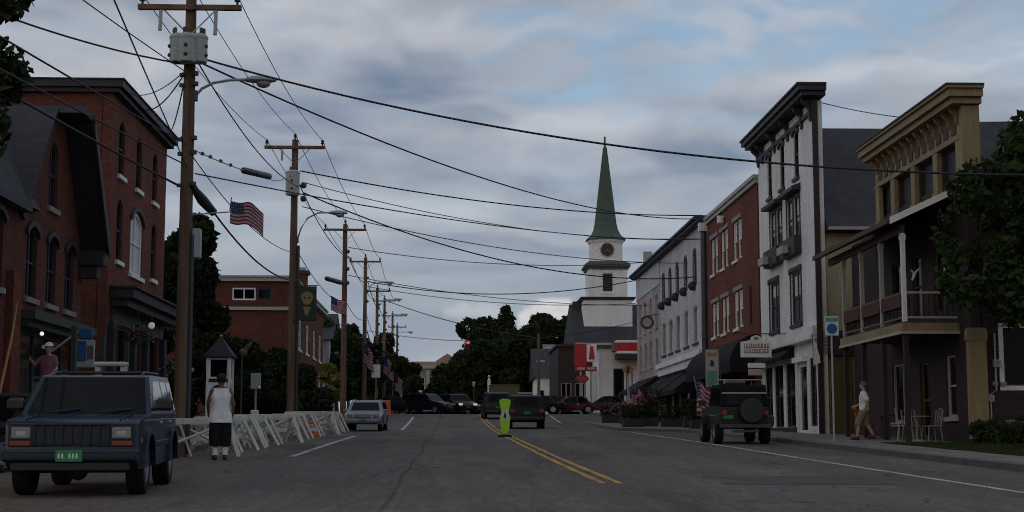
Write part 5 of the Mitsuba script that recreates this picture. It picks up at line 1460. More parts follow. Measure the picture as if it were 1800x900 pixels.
# olive truck
k = thing('olive_truck', 'olive box truck ahead of the dark cars, seen over their roofs', 'truck')
c = Car(k, 3.95, 119.5, 0, 2.25, 6.5, 2.0, 2.9, 0.02, 0.0, 1.0)
c.block('cargo_box', -1.1, 1.1, -3.25, 1.2, 0.9, 2.15, 'sign_brown', None, 0.04)
c.put('roof_cap', rbox(-1.12, 1.12, -3.27, 1.22, 2.15, 2.22, 0.01), mat('olive_paint', (0.11, 0.10, 0.045), 0.6))
c.block('rear_door', -1.0, 1.0, -3.28, -3.251, 1.0, 2.05, 'olive_paint')
c.block('cab', -1.0, 1.0, 1.3, 3.2, 0.6, 2.0, 'car_white', None, 0.1)
c.block('rear_bumper', -1.05, 1.05, -3.4, -3.26, 0.5, 0.68, 'metal_dark')
for sx in (-1, 1):
    x0, x1 = sorted((sx*0.8, sx*1.0))
    c.block('tail_light', x0, x1, -3.40, -3.27, 0.75, 0.86, 'lamp_red')
    for ya in (2.3, -2.0):
        c.wheel(sx*0.92, ya, 0.42, 0.28, 'metal_grey')
# --- dark green open off-road car parked on the right
k = thing('dark_off_road_car', 'very dark green boxy off-road car with spare wheel on its tail, parked right', 'car')
c = Car(k, 8.85, 48.3, 0, 1.56, 3.7, 1.12, 1.82, 0.07, 0.0)
m = c.extr(cs_poly([(-1.8, 0.62), (-1.82, 1.12), (0.45, 1.12), (0.55, 1.14), (1.75, 1.02), (1.8, 0.95), (1.8, 0.55), (0.9, 0.45), (-1.5, 0.45), (-1.75, 0.55)], 0.03), 1.46)
for ya in (1.2, -1.18):
    m = m-m3.Manifold.cylinder(3, 0.45, 0.45, 24, True).rotate((0, 90, 0)).translate((0, ya, 0.4))
c.put('body', m, 'car_green', warp=True)
c.put('hard_top', c.extr(cs_poly([(-1.8, 1.125), (-1.74, 1.74), (-1.68, 1.80), (0.1, 1.80), (0.18, 1.75), (0.46, 1.16), (0.46, 1.125)], 0.04), 1.44), 'cloth_black', warp=True)
c.quad_panel((-1.79, 1.20), (-1.745, 1.58), 1.10, 'glass_dark', 'rear_window', 0.016)
c.block('rear_rail', -0.68, 0.68, -1.80, -1.755, 1.52, 1.57, 'trim_pale', label='pale strip across the top of the tail')
c.quad_panel((0.2, 1.70), (0.44, 1.2), 1.2, 'glass_dark', 'windscreen')
for p in ([(0.08, 1.68), (-0.55, 1.68), (-0.55, 1.2), (0.32, 1.2)], [(-0.65, 1.68), (-1.6, 1.68), (-1.66, 1.2), (-0.65, 1.2)]):
    m = c.extr(cs_poly(p, 0.03), 1.472, 0.2)
    c.put('side_window', m, 'glass_dark', warp=True)
for sx in (-1, 1):
    for ya in (1.2, -1.18):
        x0, x1 = sorted((sx*0.70, sx*0.90))
        c.put('fender_flare', [c_ for c_ in (rbox(x0, x1, ya-0.56, ya+0.56, 0.82, 0.88, 0.02), rbox(x0, x1, ya-0.60, ya-0.50, 0.58, 0.85, 0.02))], 'plastic_black')
        c.wheel(sx*0.72, ya, 0.385, 0.25)
    x0, x1 = sorted((sx*0.56, sx*0.71))
    c.block('tail_light', x0, x1, -1.90, -1.82, 0.88, 1.02, 'lamp_red')
    x0, x1 = sorted((sx*0.82, sx*1.02))
    c.block('mirror', x0, x1, 0.45, 0.56, 1.16, 1.34, 'plastic_black')
    c.put('roof_rack', [tube([(sx*0.58, -1.6, 1.82), (sx*0.58, -1.6, 1.96), (sx*0.58, 0.0, 1.96), (sx*0.58, 0.0, 1.82)], 0.016, 6)], 'metal_grey')
c.put('roof_rack', [tube([(-0.58, yy, 1.96), (0.58, yy, 1.96)], 0.016, 6) for yy in (-1.6, -0.8, 0.0)], 'metal_grey')
c.put('roof_load', [rbox(-0.5, 0.1, -1.5, -0.9, 1.82, 1.93, 0.04), rbox(0.15, 0.5, -1.4, -0.5, 1.82, 1.90, 0.04)], 'sign_brown')
sw = lathe([(0.2, -0.11), (0.36, -0.11), (0.385, -0.07), (0.385, 0.07), (0.36, 0.11), (0.2, 0.11), (0.2, -0.11)], 30)
k2_ = c.put('spare_wheel', loc(sw, np.array([[1, 0, 0, 0.18], [0, 0, -1, -1.95], [0, 1, 0, 1.02], [0, 0, 0, 1.]])), 'rubber', smooth=40)
c.put('cover', loc(lathe([(0, 0.10), (0.33, 0.10), (0.36, 0.125), (0.30, 0.135), (0, 0.145)], 30), np.array([[1, 0, 0, 0.18], [0, 0, -1, -1.95], [0, 1, 0, 1.02], [0, 0, 0, 1.]])), mat('tyre_cover', (0.030, 0.034, 0.030), 0.7), k2_)
c.block('rear_bumper', -0.78, 0.78, -2.0, -1.84, 0.50, 0.62, 'metal_dark')
c.block('number_plate', -0.66, -0.36, -1.86, -1.825, 0.76, 0.88, 'plate_green')
c.put('bumper_step', [rbox(-0.4, 0.4, -2.02, -1.9, 0.36, 0.44, 0.02)], 'metal_dark')

# ---------------------------------------------------------------- signs and street furniture
k = thing('pedestrian_paddle', 'bright lime yellow pedestrian crossing paddle standing on the centre line', 'sign')
py, px = 57.8, 1.97
zb = float(prof(py))
put(k, 'base', lathe([(0, 0), (0.26, 0), (0.26, 0.05), (0.1, 0.1), (0, 0.1)], 16).apply_translation((px, py, zb)), 'rubber')
outl = Polygon([(-0.06, 0.1), (0.06, 0.1), (0.16, 0.3), (0.2, 0.75), (0.15, 0.86), (0.14, 0.95), (0.21, 1.3), (0.2, 1.38), (0.1, 1.42), (-0.1, 1.42), (-0.2, 1.38), (-0.21, 1.3), (-0.14, 0.95), (-0.15, 0.86), (-0.2, 0.75), (-0.16, 0.3)])
Mf = np.array([[1, 0, 0, px], [0, 0, -1, py], [0, 1, 0, zb], [0, 0, 0, 1.]])
put(k, 'panel', loc(ext(outl, -0.015, 0.015), Mf), 'lime')
put(k, 'white_panel', loc(ext(sbox(-0.13, 0.66, 0.13, 0.98), 0.016, 0.022), Mf), 'plate_white')
put(k, 'figure', loc(cat([ext(Polygon([(-0.05, 0.70), (0.05, 0.70), (0.045, 0.86), (-0.045, 0.86)]), 0.0225, 0.027), ext(sbox(-0.025, 0.875, 0.025, 0.92), 0.0225, 0.027)]), Mf), 'trim_dark')


def post_sign(name, lab, x, y, z0, z1, w, h, m, post='metal_grey', hh=None, catg='sign'):
    k = thing(name, lab, catg)
    zb = float(prof(y))+0.12
    put(k, 'post', tube([(x, y, zb), (x, y, z1)], 0.032, 8), post)
    put(k, 'plate', rbox(x-w/2, x+w/2, y-0.06, y-0.036, z0, z1, 0.008), m)
    return k


k = post_sign('parking_sign', 'pale aqua sign with dark blue round symbol on a thin post before the porch', 10.95, 44.0, 4.22, 4.78, 0.40, 0.5, 'sign_aqua')
put(k, 'round_symbol', cyl((10.95, 43.934, 4.42), 0.15, 0.01, 20, 'y'), 'sign_blue')
put(k, 'plate_top', box(10.77, 11.13, 43.936, 43.9385, 4.62, 4.74), 'sign_teal')
k = post_sign('small_sign', 'small pale rectangular sign on a post in front of the dark shrubs', -7.05, 55.6, 3.05, 3.62, 0.36, 0.5, 'trim_pale')
put(k, 'white_knob', ball((-6.92, 55.5, 3.1), 0.06, 1), 'trim_white')
put(k, 'lower_plate', rbox(-7.2, -6.92, 55.46, 55.54, 1.95, 2.3, 0.03), 'trim_white')
put(k, 'lower_box', rbox(-7.19, -6.93, 55.45, 55.55, 1.7, 1.93, 0.03), 'metal_grey')
k = post_sign('small_sign', 'small white sign far down the left side past the third pole', -5.85, 118, 6.0, 7.0, 0.65, 0.6, 'trim_white')
# vertical banner sign behind the parked off-road car
k = thing('vertical_banner', 'narrow white vertical banner with orange top and teal foot behind the parked off-road car', 'banner')
bx, by = 10.85, 64.0
put(k, 'post', tube([(bx+0.34, by, 1.6), (bx+0.34, by, 5.1)], 0.03, 6), 'metal_dark')
put(k, 'cloth', rbox(bx-0.27, bx+0.27, by-0.02, by+0.02, 3.45, 5.0, 0.008), 'trim_pale')
put(k, 'orange_patch', ext(Polygon([(-0.16, 0), (0.16, 0), (0.2, 0.2), (0, 0.1), (-0.2, 0.2)]), 0, 0.006).apply_transform(np.array([[1, 0, 0, bx], [0, 0, -1, by-0.021], [0, 1, 0, 4.72], [0, 0, 0, 1.]])), 'sign_orange')
put(k, 'dark_figure', ext(Polygon([(-0.09, 0), (0.09, 0), (0.07, 0.2), (0.03, 0.26), (-0.03, 0.26), (-0.07, 0.2)]), 0, 0.006).apply_transform(np.array([[1, 0, 0, bx], [0, 0, -1, by-0.021], [0, 1, 0, 4.3], [0, 0, 0, 1.]])), 'trim_dark')
put(k, 'teal_patch', box(bx-0.22, bx+0.22, by-0.027, by-0.021, 3.5, 4.1), 'sign_teal')
# hanging shop sign with a crest
k = thing('shop_sign', 'ornate white shop sign with rounded crest and two rows of brown marks', 'sign')
sy = 61.6
sx0, sx1 = 11.62, 12.86
put(k, 'board', loc(cat([ext(Polygon([(0, 0), (1.24, 0), (1.24, 0.62), (1.0, 0.66), (0.85, 0.70), (0.80, 0.82), (0.62, 0.90), (0.44, 0.82), (0.39, 0.70), (0.24, 0.66), (0, 0.62)]), -0.05, 0.05)]), np.array([[1, 0, 0, sx0], [0, 0, -1, sy], [0, 1, 0, 4.55], [0, 0, 0, 1.]])), 'trim_white')
rr = np.random.default_rng(3)
mk = []
for row, (za, zb_) in enumerate(((0.38, 0.55), (0.17, 0.34))):
    x = 0.12
    while x < 1.08:
        w = rr.uniform(0.05, 0.10)
        mk.append(ext(Polygon([(x, za), (x+w, za), (x+w*rr.uniform(.6, 1), zb_), (x+w*rr.uniform(0, .3), zb_)]).difference(sbox(x+w*0.35, za+0.05, x+w*0.7, zb_-0.05)), 0.051, 0.058))
        x += w+0.025
    mk.append(ext(sbox(0.10, za-0.012, 1.12, za-0.004), 0.051, 0.056))
Ms = np.array([[1, 0, 0, sx0], [0, 0, -1, sy], [0, 1, 0, 4.55], [0, 0, 0, 1.]])
put(k, 'marks', loc(cat(mk), Ms), 'sign_brown')
put(k, 'crest', loc(ext(Polygon([(0.62+0.1*math.cos(t), 0.76+0.07*math.sin(t)) for t in np.linspace(0, 6.28, 16)]), 0.051, 0.06), Ms), 'sign_teal')
put(k, 'bracket', [tube([(sx0-0.05, sy, 5.5), (13.5, sy, 5.5)], 0.025, 6), tube([(sx0+0.2, sy, 5.48), (sx0+0.2, sy, 5.15)], 0.01, 5), tube([(sx1-0.2, sy, 5.48), (sx1-0.2, sy, 5.15)], 0.01, 5)], 'metal_dark')
k = thing('lower_shop_sign', 'small pale two-part sign under the ornate white shop sign', 'sign')
put(k, 'upper_board', rbox(11.9, 12.6, sy-0.03, sy+0.03, 4.12, 4.32, 0.01), 'trim_white')
put(k, 'lower_board', rbox(11.9, 12.45, sy-0.03, sy+0.03, 3.82, 4.08, 0.01), mat('sign_rose', (0.42, 0.33, 0.31), 0.7))
put(k, 'hanger', [tube([(12.0, sy, 4.54), (12.0, sy, 3.85)], 0.008, 5), tube([(12.4, sy, 4.54), (12.4, sy, 3.85)], 0.008, 5)], 'metal_dark')
k = thing('pennant', 'white pointed pennant at the near corner of the white false-front building', 'pennant')
put(k, 'cloth', ext(Polygon([(0, 0), (0.26, 0.1), (0.24, 0.35), (0.02, 1.05)]), -0.01, 0.01).apply_transform(np.array([[1, 0, 0, 13.25], [0, 0, -1, 56.05], [0, 1, 0, 3.95], [0, 0, 0, 1.]])), 'trim_white')
put(k, 'rod', tube([(13.25, 56.07, 3.9), (13.25, 56.07, 5.1)], 0.015, 5), 'metal_dark')
put(k, 'arm', tube([(13.25, 56.07, 5.08), (13.52, 56.3, 5.08)], 0.012, 5), 'metal_dark')
k = thing('round_sign', 'round hanging sign on the pinkish block high over the awnings', 'sign')
put(k, 'disc', cyl((12.7, 99.9, 8.9), 0.45, 0.1, 24, 'y'), 'metal_dark')
put(k, 'boss', cyl((12.7, 99.84, 8.9), 0.3, 0.04, 20, 'y'), 'trim_pale')
put(k, 'bracket', tube([(12.7, 99.9, 9.33), (13.5, 99.9, 9.45)], 0.03, 5), 'metal_dark')
k = thing('yellow_sign', 'orange yellow diamond warning sign on a pale post at the far right kerb', 'sign')
q = rbox(-0.3, 0.3, -0.02, 0.02, -0.3, 0.3, 0.01)
q.apply_transform(trimesh.transformations.rotation_matrix(math.pi/4, [0, 1, 0]))
q.apply_translation((11.6, 101.5, 5.9))
put(k, 'plate', q, 'sign_orange')
put(k, 'post', tube([(11.6, 101.55, 2.6), (11.6, 101.55, 6.3)], 0.05, 6), 'trim_pale')
put(k, 'symbol', box(11.52, 11.68, 101.46, 101.478, 5.65, 6.1), 'trim_dark')
# kiosk arch
k = thing('garden_arch', 'tall narrow white arched kiosk with pointed grey roof behind the man in the tank top', 'kiosk')
kx, ky = -7.72, 51.5
kz = float(prof(ky))+0.13
for sx in (-1, 1):
    for sy_ in (-1, 1):
        put(k, 'post', rbox(kx+sx*0.36-0.04, kx+sx*0.36+0.04, ky+sy_*0.36-0.04, ky+sy_*0.36+0.04, kz, kz+2.6, 0.01), 'trim_white')
f = Facade(k, (kx, ky-0.345, kz), (1, 0, 0), (0, -1, 0))
f.part('arch_panel', ext(sbox(-0.32, 0, 0.32, 1.78).difference(arch(-0.255, 0.255, -0.01, 1.70, 0.255)), -0.05, 0), 'trim_white')
f.part('red_band', ext(sbox(-0.32, 1.78, 0.32, 1.90), -0.05, 0), 'paint_maroon')
f.part('sash', ext(sbox(-0.32, 1.90, 0.32, 2.58).difference(sbox(-0.27, 1.96, 0.27, 2.53)), -0.05, 0.01), 'trim_white')
f.part('pane', ext(sbox(-0.27, 1.96, 0.27, 2.53), -0.04, -0.03), 'glass_dark')
f.part('back_rail', ext(sbox(-0.32, 1.75, 0.32, 1.9).union(sbox(-0.32, 2.5, 0.32, 2.58)), -0.68, -0.64), 'trim_white')
put(k, 'roof', tm(m3.Manifold.batch_hull([m3.Manifold.cube((0.98, 0.98, 0.04), True).translate((kx, ky, kz+2.62)), m3.Manifold.cube((0.04, 0.04, 0.04), True).translate((kx, ky, kz+3.3))])), 'slate')
put(k, 'finial', ball((kx, ky, kz+3.34), 0.05, 1), 'trim_pale')
k = thing('carved_bird', 'pale carved ornament on a post beside the kiosk roof', 'ornament')
put(k, 'body', [ball((-7.05, 52, 4.15), 0.14, 2), tube([(-7.05, 52, 4.15), (-6.85, 52, 4.4), (-6.75, 52, 4.5)], [0.1, 0.07, 0.03], 6)], 'olive')
put(k, 'post', tube([(-7.08, 52, 1.3), (-7.08, 52, 4.05)], 0.03, 6), 'metal_dark')
# hung display on building A's porch
k = thing('hanging_sign', 'blue and white box sign with orange side hanging from the brick house porch', 'sign')
hx, hy = -9.35, 39.4
put(k, 'box', rbox(hx-0.22, hx+0.26, hy-0.05, hy+0.05, 3.05, 3.75, 0.02), 'trim_pale')
put(k, 'blue_panel', [box(hx-0.18, hx+0.06, hy-0.062, hy-0.051, 3.2, 3.72), rbox(hx-0.12, hx+0.2, hy-0.06, hy+0.04, 3.76, 4.05, 0.03)], 'sign_blue')
put(k, 'orange_panel', box(hx+0.08, hx+0.24, hy-0.062, hy-0.051, 3.25, 3.6), 'sign_brown')
put(k, 'arm', tube([(hx-0.8, hy-0.1, 3.45), (hx-0.15, hy-0.06, 3.95)], 0.03, 6), 'trim_pale')
k = thing('white_globe', 'small white globe at the brick house porch, right of the blue and white sign', 'ornament')
put(k, 'globe', ball((-9.05, 39.6, 2.86), 0.11, 2), 'trim_white')
put(k, 'stand', tube([(-9.05, 39.6, 1.8), (-9.05, 39.6, 2.75)], 0.03, 6), 'trim_brown')
for i, (x, y, z, lab) in enumerate([(-9.75, 47.9, 4.4, 'pink and red hanging flower basket at the left of the brick block storefront'), (-9.3, 52.6, 3.6, 'white and pale hanging flower basket at the right of the brick block storefront')]):
    k = thing('flower_basket', lab, 'flower basket')
    put(k, 'pot', lathe([(0, -0.25), (0.12, -0.25), (0.2, 0.0), (0, 0.0)], 12).apply_translation((x, y, z)), 'trim_brown')
    put(k, 'flowers', leaf_mesh(np.array([x, y, z+0.08])+np.random.default_rng(i).normal(size=(260, 3))*[0.16, 0.16, 0.12], 0.045, np.random.default_rng(i)), 'flower_pink' if i == 0 else 'flag_white', kind='stuff')
    put(k, 'leaves', leaf_mesh(np.array([x, y, z-0.02])+np.random.default_rng(i+9).normal(size=(260, 3))*[0.17, 0.17, 0.14], 0.05, np.random.default_rng(i)), 'leaf_mid', kind='stuff')
    put(k, 'chain', tube([(x, y, z+0.1), (x, y, z+0.9)], 0.01, 5), 'metal_dark')
# planters and flowers on the right bulb-out
for i, (x, y, h, fl) in enumerate([(8.9, 76, 0.55, None), (9.9, 78, 0.7, None), (10.9, 76.5, 0.7, None), (11.6, 74, 1.1, None), (9.5, 82.5, 0.7, 'flower_pink'), (10.6, 84.5, 1.1, 'flower_red'), (8.9, 86.5, 0.6, 'flower_pink'), (11.8, 88, 1.7, None), (11.4, 70.5, 1.1, None), (12.0, 95, 1.7, 'flower_red')]):
    z = float(prof(y))+0.13
    pos = ['nearest the road in the bulb-out', 'second from the road on the bulb-out', 'third from the road on the bulb-out', 'under the black barrel awning', 'of pink flowers by the small flag', 'of red flowers by the storefronts', 'of pink flowers farthest out on the bulb-out', 'under the first black awning of the grey block', 'near the flag behind the parked off-road car', 'of red flowers below the yellow diamond sign'][i]
    k = thing('planter', 'dark stone planter '+pos, 'planter')
    put(k, 'pot', rbox(x-0.5, x+0.5, y-0.35, y+0.35, z-0.02, z+0.42, 0.03), 'trim_dark')
    r2 = np.random.default_rng(500+i)
    pt = np.array([x, y, z+0.42+h*0.42])+r2.uniform(-1, 1, (900, 3))*[0.55, 0.42, h*0.45]
    pt = pt[meshkit.fbm(pt*2.2, 2, 1) > 0.4]
    put(k, 'foliage', leaf_mesh(pt, 0.06, r2), 'leaf_dark', kind='stuff')
    if fl:
        put(k, 'flowers', leaf_mesh(np.array([x, y, z+0.45+h*0.55])+r2.normal(size=(320, 3))*[0.36, 0.3, h*0.28], 0.06, r2), fl, kind='stuff')
# monument, lamp post and bollard at the junction
k = thing('monument', 'white statue column on a stepped base at the far junction', 'monument')
mz = 3.4
put(k, 'base', [box(2.5, 3.9, 134.4, 135.8, mz-0.1, mz+0.3), box(2.75, 3.65, 134.65, 135.55, mz+0.3, mz+1.0), box(2.9, 3.5, 134.8, 135.4, mz+1.0, mz+1.15)], 'stone')
put(k, 'column', lathe([(0, 0), (0.2, 0), (0.16, 0.15), (0.14, 1.4), (0.2, 1.5), (0, 1.5)], 14).apply_translation((3.2, 135.1, mz+1.15)), 'trim_white', smooth=40)
put(k, 'figure', [tube([(3.2, 135.1, mz+2.65), (3.2, 135.1, mz+3.1), (3.2, 135.1, mz+3.3)], [0.16, 0.13, 0.06], 8), ball((3.2, 135.1, mz+3.42), 0.11, 2)], 'trim_white')
k = thing('lamp_post', 'thin green lamp post left of the white monument', 'lamp post')
put(k, 'post', tube([(1.85, 134, 3.3), (1.85, 134, 5.9)], [0.09, 0.05], 8), 'trim_green')
put(k, 'lantern', lathe([(0, 0), (0.1, 0), (0.16, 0.3), (0.05, 0.42), (0, 0.45)], 8).apply_translation((1.85, 134, 5.9)), 'trim_pale')
put(k, 'plinth', rbox(1.5, 2.2, 133.7, 134.3, 3.35, 3.9, 0.05), 'copper_green')
for i, (x, y) in enumerate([(9.75, 97.5)]):
    k = thing('bollard', 'short white bollard on the far corner of the right pavement', 'bollard')
    put(k, 'post', tube([(x, y, 2.4), (x, y, 3.25)], 0.11, 10), 'trim_white')
    put(k, 'cap', ball((x, y, 3.25), 0.12, 1), 'trim_white')
# patio tables and chairs
def metal_chair(x, y, rot, lab, m='trim_pale'):
    z = float(prof(y))+0.14
    tw = T().translate([x, y, z]).rotate([0, 0, 1], rot)
    k = thing('patio_chair', lab, 'chair')
    put(k, 'seat', rbox(-0.2, 0.2, -0.2, 0.2, 0.43, 0.46, 0.01), m, tw)
    put(k, 'backrest', [tube([(-0.2, 0.2, 0.44), (-0.21, 0.27, 0.9), (0, 0.29, 0.95), (0.21, 0.27, 0.9), (0.2, 0.2, 0.44)], 0.014, 6)]+[tube([(s, 0.21, 0.46), (s, 0.28, 0.92)], 0.008, 5) for s in (-0.1, 0, 0.1)], m, tw)
    for sx in (-1, 1):
        for sy_ in (-1, 1):
            put(k, 'leg', tube([(sx*0.18, sy_*0.18, 0.43), (sx*0.22, sy_*0.23, 0)], 0.014, 6), m, tw)


def patio_table(x, y, lab, m='trim_pale'):
    z = float(prof(y))+0.14
    tw = T().translate([x, y, z])
    k = thing('patio_table', lab, 'table')
    put(k, 'table_top', lathe([(0, 0.71), (0.38, 0.71), (0.38, 0.735), (0, 0.735)], 20), m, tw)
    put(k, 'pedestal', lathe([(0, 0), (0.24, 0), (0.22, 0.03), (0.03, 0.06), (0.03, 0.71), (0, 0.71)], 12), m, tw)


patio_table(13.55, 44.6, 'pale round patio table nearest the yellow corner board')
metal_chair(13.95, 44.5, -80, 'pale metal chair right of the pale patio table')
metal_chair(13.15, 44.4, 70, 'pale metal chair left of the pale patio table')
metal_chair(13.6, 45.3, 5, 'pale metal chair behind the pale patio table')
patio_table(13.3, 47.4, 'dark patio table deeper under the porch', 'metal_dark')
metal_chair(12.7, 47.0, 60, 'red metal chair beside the dark patio table', 'sign_red')
metal_chair(13.8, 47.2, -70, 'dark metal chair beside the dark patio table', 'metal_dark')
for i, (x, w, h) in enumerate([(15.35, 0.42, 0.42), (15.95, 0.25, 0.48)]):
    k = thing('utility_box', ('wide' if i == 0 else 'narrow')+' pale utility box on the ground below the side window', 'box')
    zz = float(prof(42))+0.12
    put(k, 'cabinet', rbox(x, x+w, 42.0, 42.35, zz+0.25, zz+0.25+h, 0.02), 'metal_grey')
    put(k, 'plinth', rbox(x-0.03, x+w+0.03, 41.97, 42.38, zz-0.05, zz+0.25, 0.01), 'stone')
for i, (x, y, z) in enumerate([(13.9, 45.5, 6.2), (14.5, 44.4, 6.25)]):
    k = thing('porch_ornament', ('left' if i == 0 else 'right')+' of two small white ornaments hanging in the upper porch', 'ornament')
    put(k, 'wings', [tube([(x-0.12, y, z+0.12), (x, y, z), (x+0.13, y, z+0.16)], [0.02, 0.06, 0.02], 6), tube([(x, y, z), (x-0.08, y, z-0.2)], [0.06, 0.03], 6)], 'trim_white')
    put(k, 'cord', tube([(x, y, z), (x, y, 7.25)], 0.006, 4), 'wire_grey')

# ---------------------------------------------------------------- people
def bones(J, B, grow=0.0, tips=None):
    out = m3.Manifold()
    for a, b in B:
        (pa, ra), (pb, rb) = J[a], J[b]
        s1 = m3.Manifold.sphere(ra+grow, 16).translate(tuple(map(float, pa)))
        s2 = m3.Manifold.sphere(rb+grow, 16).translate(tuple(map(float, pb)))
        out = out+m3.Manifold.batch_hull([s1, s2])
    return out


def soft(man, ln=0.025, it=8):
    t = tm(man.refine_to_length(ln))
    t = trimesh.Trimesh(t.vertices, t.faces, process=True)
    trimesh.smoothing.filter_taubin(t, iterations=it)
    return t


def hand_bones(J, B, side, w, d, out):
    """Five fingers curling from the wrist w along d; out = thumb side."""
    w, d, out = (np.array(q, float) for q in (w, d, out))
    d /= np.linalg.norm(d)
    out = out-d*np.dot(out, d)
    out /= np.linalg.norm(out)
    pn = np.cross(d, out)
    pc = w+d*0.08
    J[f'{side}palm'] = (pc, 0.024)
    J[f'{side}wr2'] = (w, 0.026)
    B.append((f'{side}wr2', f'{side}palm'))
    for i, (o, L) in enumerate(((0.030, 0.070), (0.010, 0.080), (-0.010, 0.074), (-0.030, 0.058))):
        a = pc+out*o+d*0.01
        b = a+d*L*0.55+pn*0.012
        e = b+d*L*0.35+pn*0.034
        for n, q, r in (('a', a, 0.0115), ('b', b, 0.0095), ('c', e, 0.008)):
            J[f'{side}f{i}{n}'] = (q, r)
        B += [(f'{side}palm', f'{side}f{i}a'), (f'{side}f{i}a', f'{side}f{i}b'), (f'{side}f{i}b', f'{side}f{i}c')]
    a, b = w+d*0.035+out*0.03, w+d*0.075+out*0.058+pn*0.015
    e = b+d*0.03+pn*0.018
    for n, q, r in (('a', a, 0.014), ('b', b, 0.011), ('c', e, 0.009)):
        J[f'{side}t{n}'] = (q, r)
    B += [(f'{side}wr2', f'{side}ta'), (f'{side}ta', f'{side}tb'), (f'{side}tb', f'{side}tc')]


def person(lab, x, y, z, rot, scale, skin, hair, top, bottom, pose, socks=None, shoes='trim_dark', sleeves=0.5, hem=0.52, legs_long=False, cap=None, hemtop=0.90, wide=0.0):
    k = thing('person', lab, 'person')
    J = {'pel': ((0, 0, 0.96), 0.135), 'pelL': ((-0.085, 0, 0.93), 0.115), 'pelR': ((0.085, 0, 0.93), 0.115), 'wst': ((0, 0.0, 1.10), 0.122), 'wL': ((-0.05, 0, 1.12), 0.115), 'wR': ((0.05, 0, 1.12), 0.115),
         'chL': ((-0.085, 0, 1.30), 0.118), 'chR': ((0.085, 0, 1.30), 0.118), 'shL': ((-0.17, -0.01, 1.445), 0.068), 'shR': ((0.17, -0.01, 1.445), 0.068), 'nb': ((0, -0.015, 1.49), 0.065), 'nt': ((0, 0.0, 1.59), 0.056),
         'hd': ((0, 0.005, 1.70), 0.092), 'hdb': ((0, -0.02, 1.715), 0.093), 'jaw': ((0, 0.045, 1.635), 0.058), 'nose': ((0, 0.108, 1.675), 0.012), 'br': ((0, 0.095, 1.705), 0.012), 'earL': ((-0.093, -0.005, 1.68), 0.016), 'earR': ((0.093, -0.005, 1.68), 0.016),
         'hipL': ((-0.09, 0, 0.90), 0.105), 'hipR': ((0.09, 0, 0.90), 0.105), 'knL': ((-0.10, 0.01, 0.49), 0.062), 'knR': ((0.10, 0.01, 0.49), 0.062), 'cfL': ((-0.10, -0.02, 0.36), 0.060), 'cfR': ((0.10, -0.02, 0.36), 0.060),
         'anL': ((-0.105, -0.03, 0.085), 0.040), 'anR': ((0.105, -0.03, 0.085), 0.040), 'toL': ((-0.12, 0.14, 0.035), 0.033), 'toR': ((0.12, 0.14, 0.035), 0.033), 'heL': ((-0.105, -0.055, 0.04), 0.036), 'heR': ((0.105, -0.055, 0.04), 0.036),
         'elL': ((-0.25, -0.03, 1.16), 0.042), 'elR': ((0.25, -0.03, 1.16), 0.042), 'wrL': ((-0.27, 0.05, 0.92), 0.028), 'wrR': ((0.27, 0.05, 0.92), 0.028)}
    for n, p in pose.items():
        J[n] = (p, J[n][1])
    for s in 'LR':
        if 'cf'+s not in pose:
            kn, an = np.array(J['kn'+s][0]), np.array(J['an'+s][0])
            J['cf'+s] = (kn*0.68+an*0.32+np.array([0, -0.018, 0]), 0.058)
        an = np.array(J['an'+s][0])
        if 'to'+s not in pose:
            J['to'+s] = (an+np.array([0.015*(1 if s == 'R' else -1), 0.165, -0.05]), 0.033)
            J['he'+s] = (an+np.array([0, -0.03, -0.045]), 0.036)
    torso = [('pel', 'wst'), ('pelL', 'wL'), ('pelR', 'wR'), ('pelL', 'pelR'), ('wL', 'chL'), ('wR', 'chR'), ('wL', 'wR'), ('chL', 'chR'), ('chL', 'shL'), ('chR', 'shR'), ('shL', 'nb'), ('shR', 'nb'), ('chL', 'nb'), ('chR', 'nb'), ('chL', 'wR'), ('chR', 'wL')]
    legs = [(a+s, b+s) for s in 'LR' for a, b in (('hip', 'kn'), ('kn', 'cf'), ('cf', 'an'))]
    feet = [(a+s, b+s) for s in 'LR' for a, b in (('an', 'to'), ('he', 'to'), ('an', 'he'))]
    arms = [(a+s, b+s) for s in 'LR' for a, b in (('sh', 'el'), ('el', 'wr'))]
    head = [('nb', 'nt'), ('nt', 'hd'), ('hd', 'hdb'), ('hd', 'jaw'), ('nt', 'jaw'), ('br', 'nose'), ('hd', 'br'), ('jaw', 'nose'), ('hd', 'earL'), ('hd', 'earR'), ('pelL', 'hipL'), ('pelR', 'hipR')]
    B = torso+legs+feet+arms+head
    for s, o in (('L', (0.3, 1, 0)), ('R', (-0.3, 1, 0))):
        w, e = np.array(J['wr'+s][0]), np.array(J['el'+s][0])
        hand_bones(J, B, s, w, w-e, o)
    tw = T().translate([x, y, z]).rotate([0, 0, 1], rot).scale(scale)
    put(k, 'body', soft(bones(J, B)), skin, tw, True)
    # clothes
    sh = bones(J, torso+([('pelL', 'hipL'), ('pelR', 'hipR'), ('hipL', 'hipR')] if hemtop < 0.85 else []), 0.022)
    if hemtop < 0.85:
        JQ = {n_: ((sx_*0.09, 0, zz_), 0.112) for n_, sx_, zz_ in (('a', -1, 0.76), ('b', 1, 0.76), ('c', -1, 0.92), ('d', 1, 0.92))}
        JQ = {n_: (q_[0], 0.140 if n_ in 'ab' else 0.122) for n_, q_ in JQ.items()}
        sh = sh+bones(JQ, [('a', 'b'), ('a', 'c'), ('b', 'd'), ('c', 'd')], 0.03)
    if sleeves:
        for s in 'LR':
            a, b = np.array(J['sh'+s][0]), np.array(J['el'+s][0])
            J['sl'+s] = (a+(b-a)*sleeves, 0.052+0.012*sleeves)
        sh = sh+bones(J, [('shL', 'slL'), ('shR', 'slR')], 0.02)
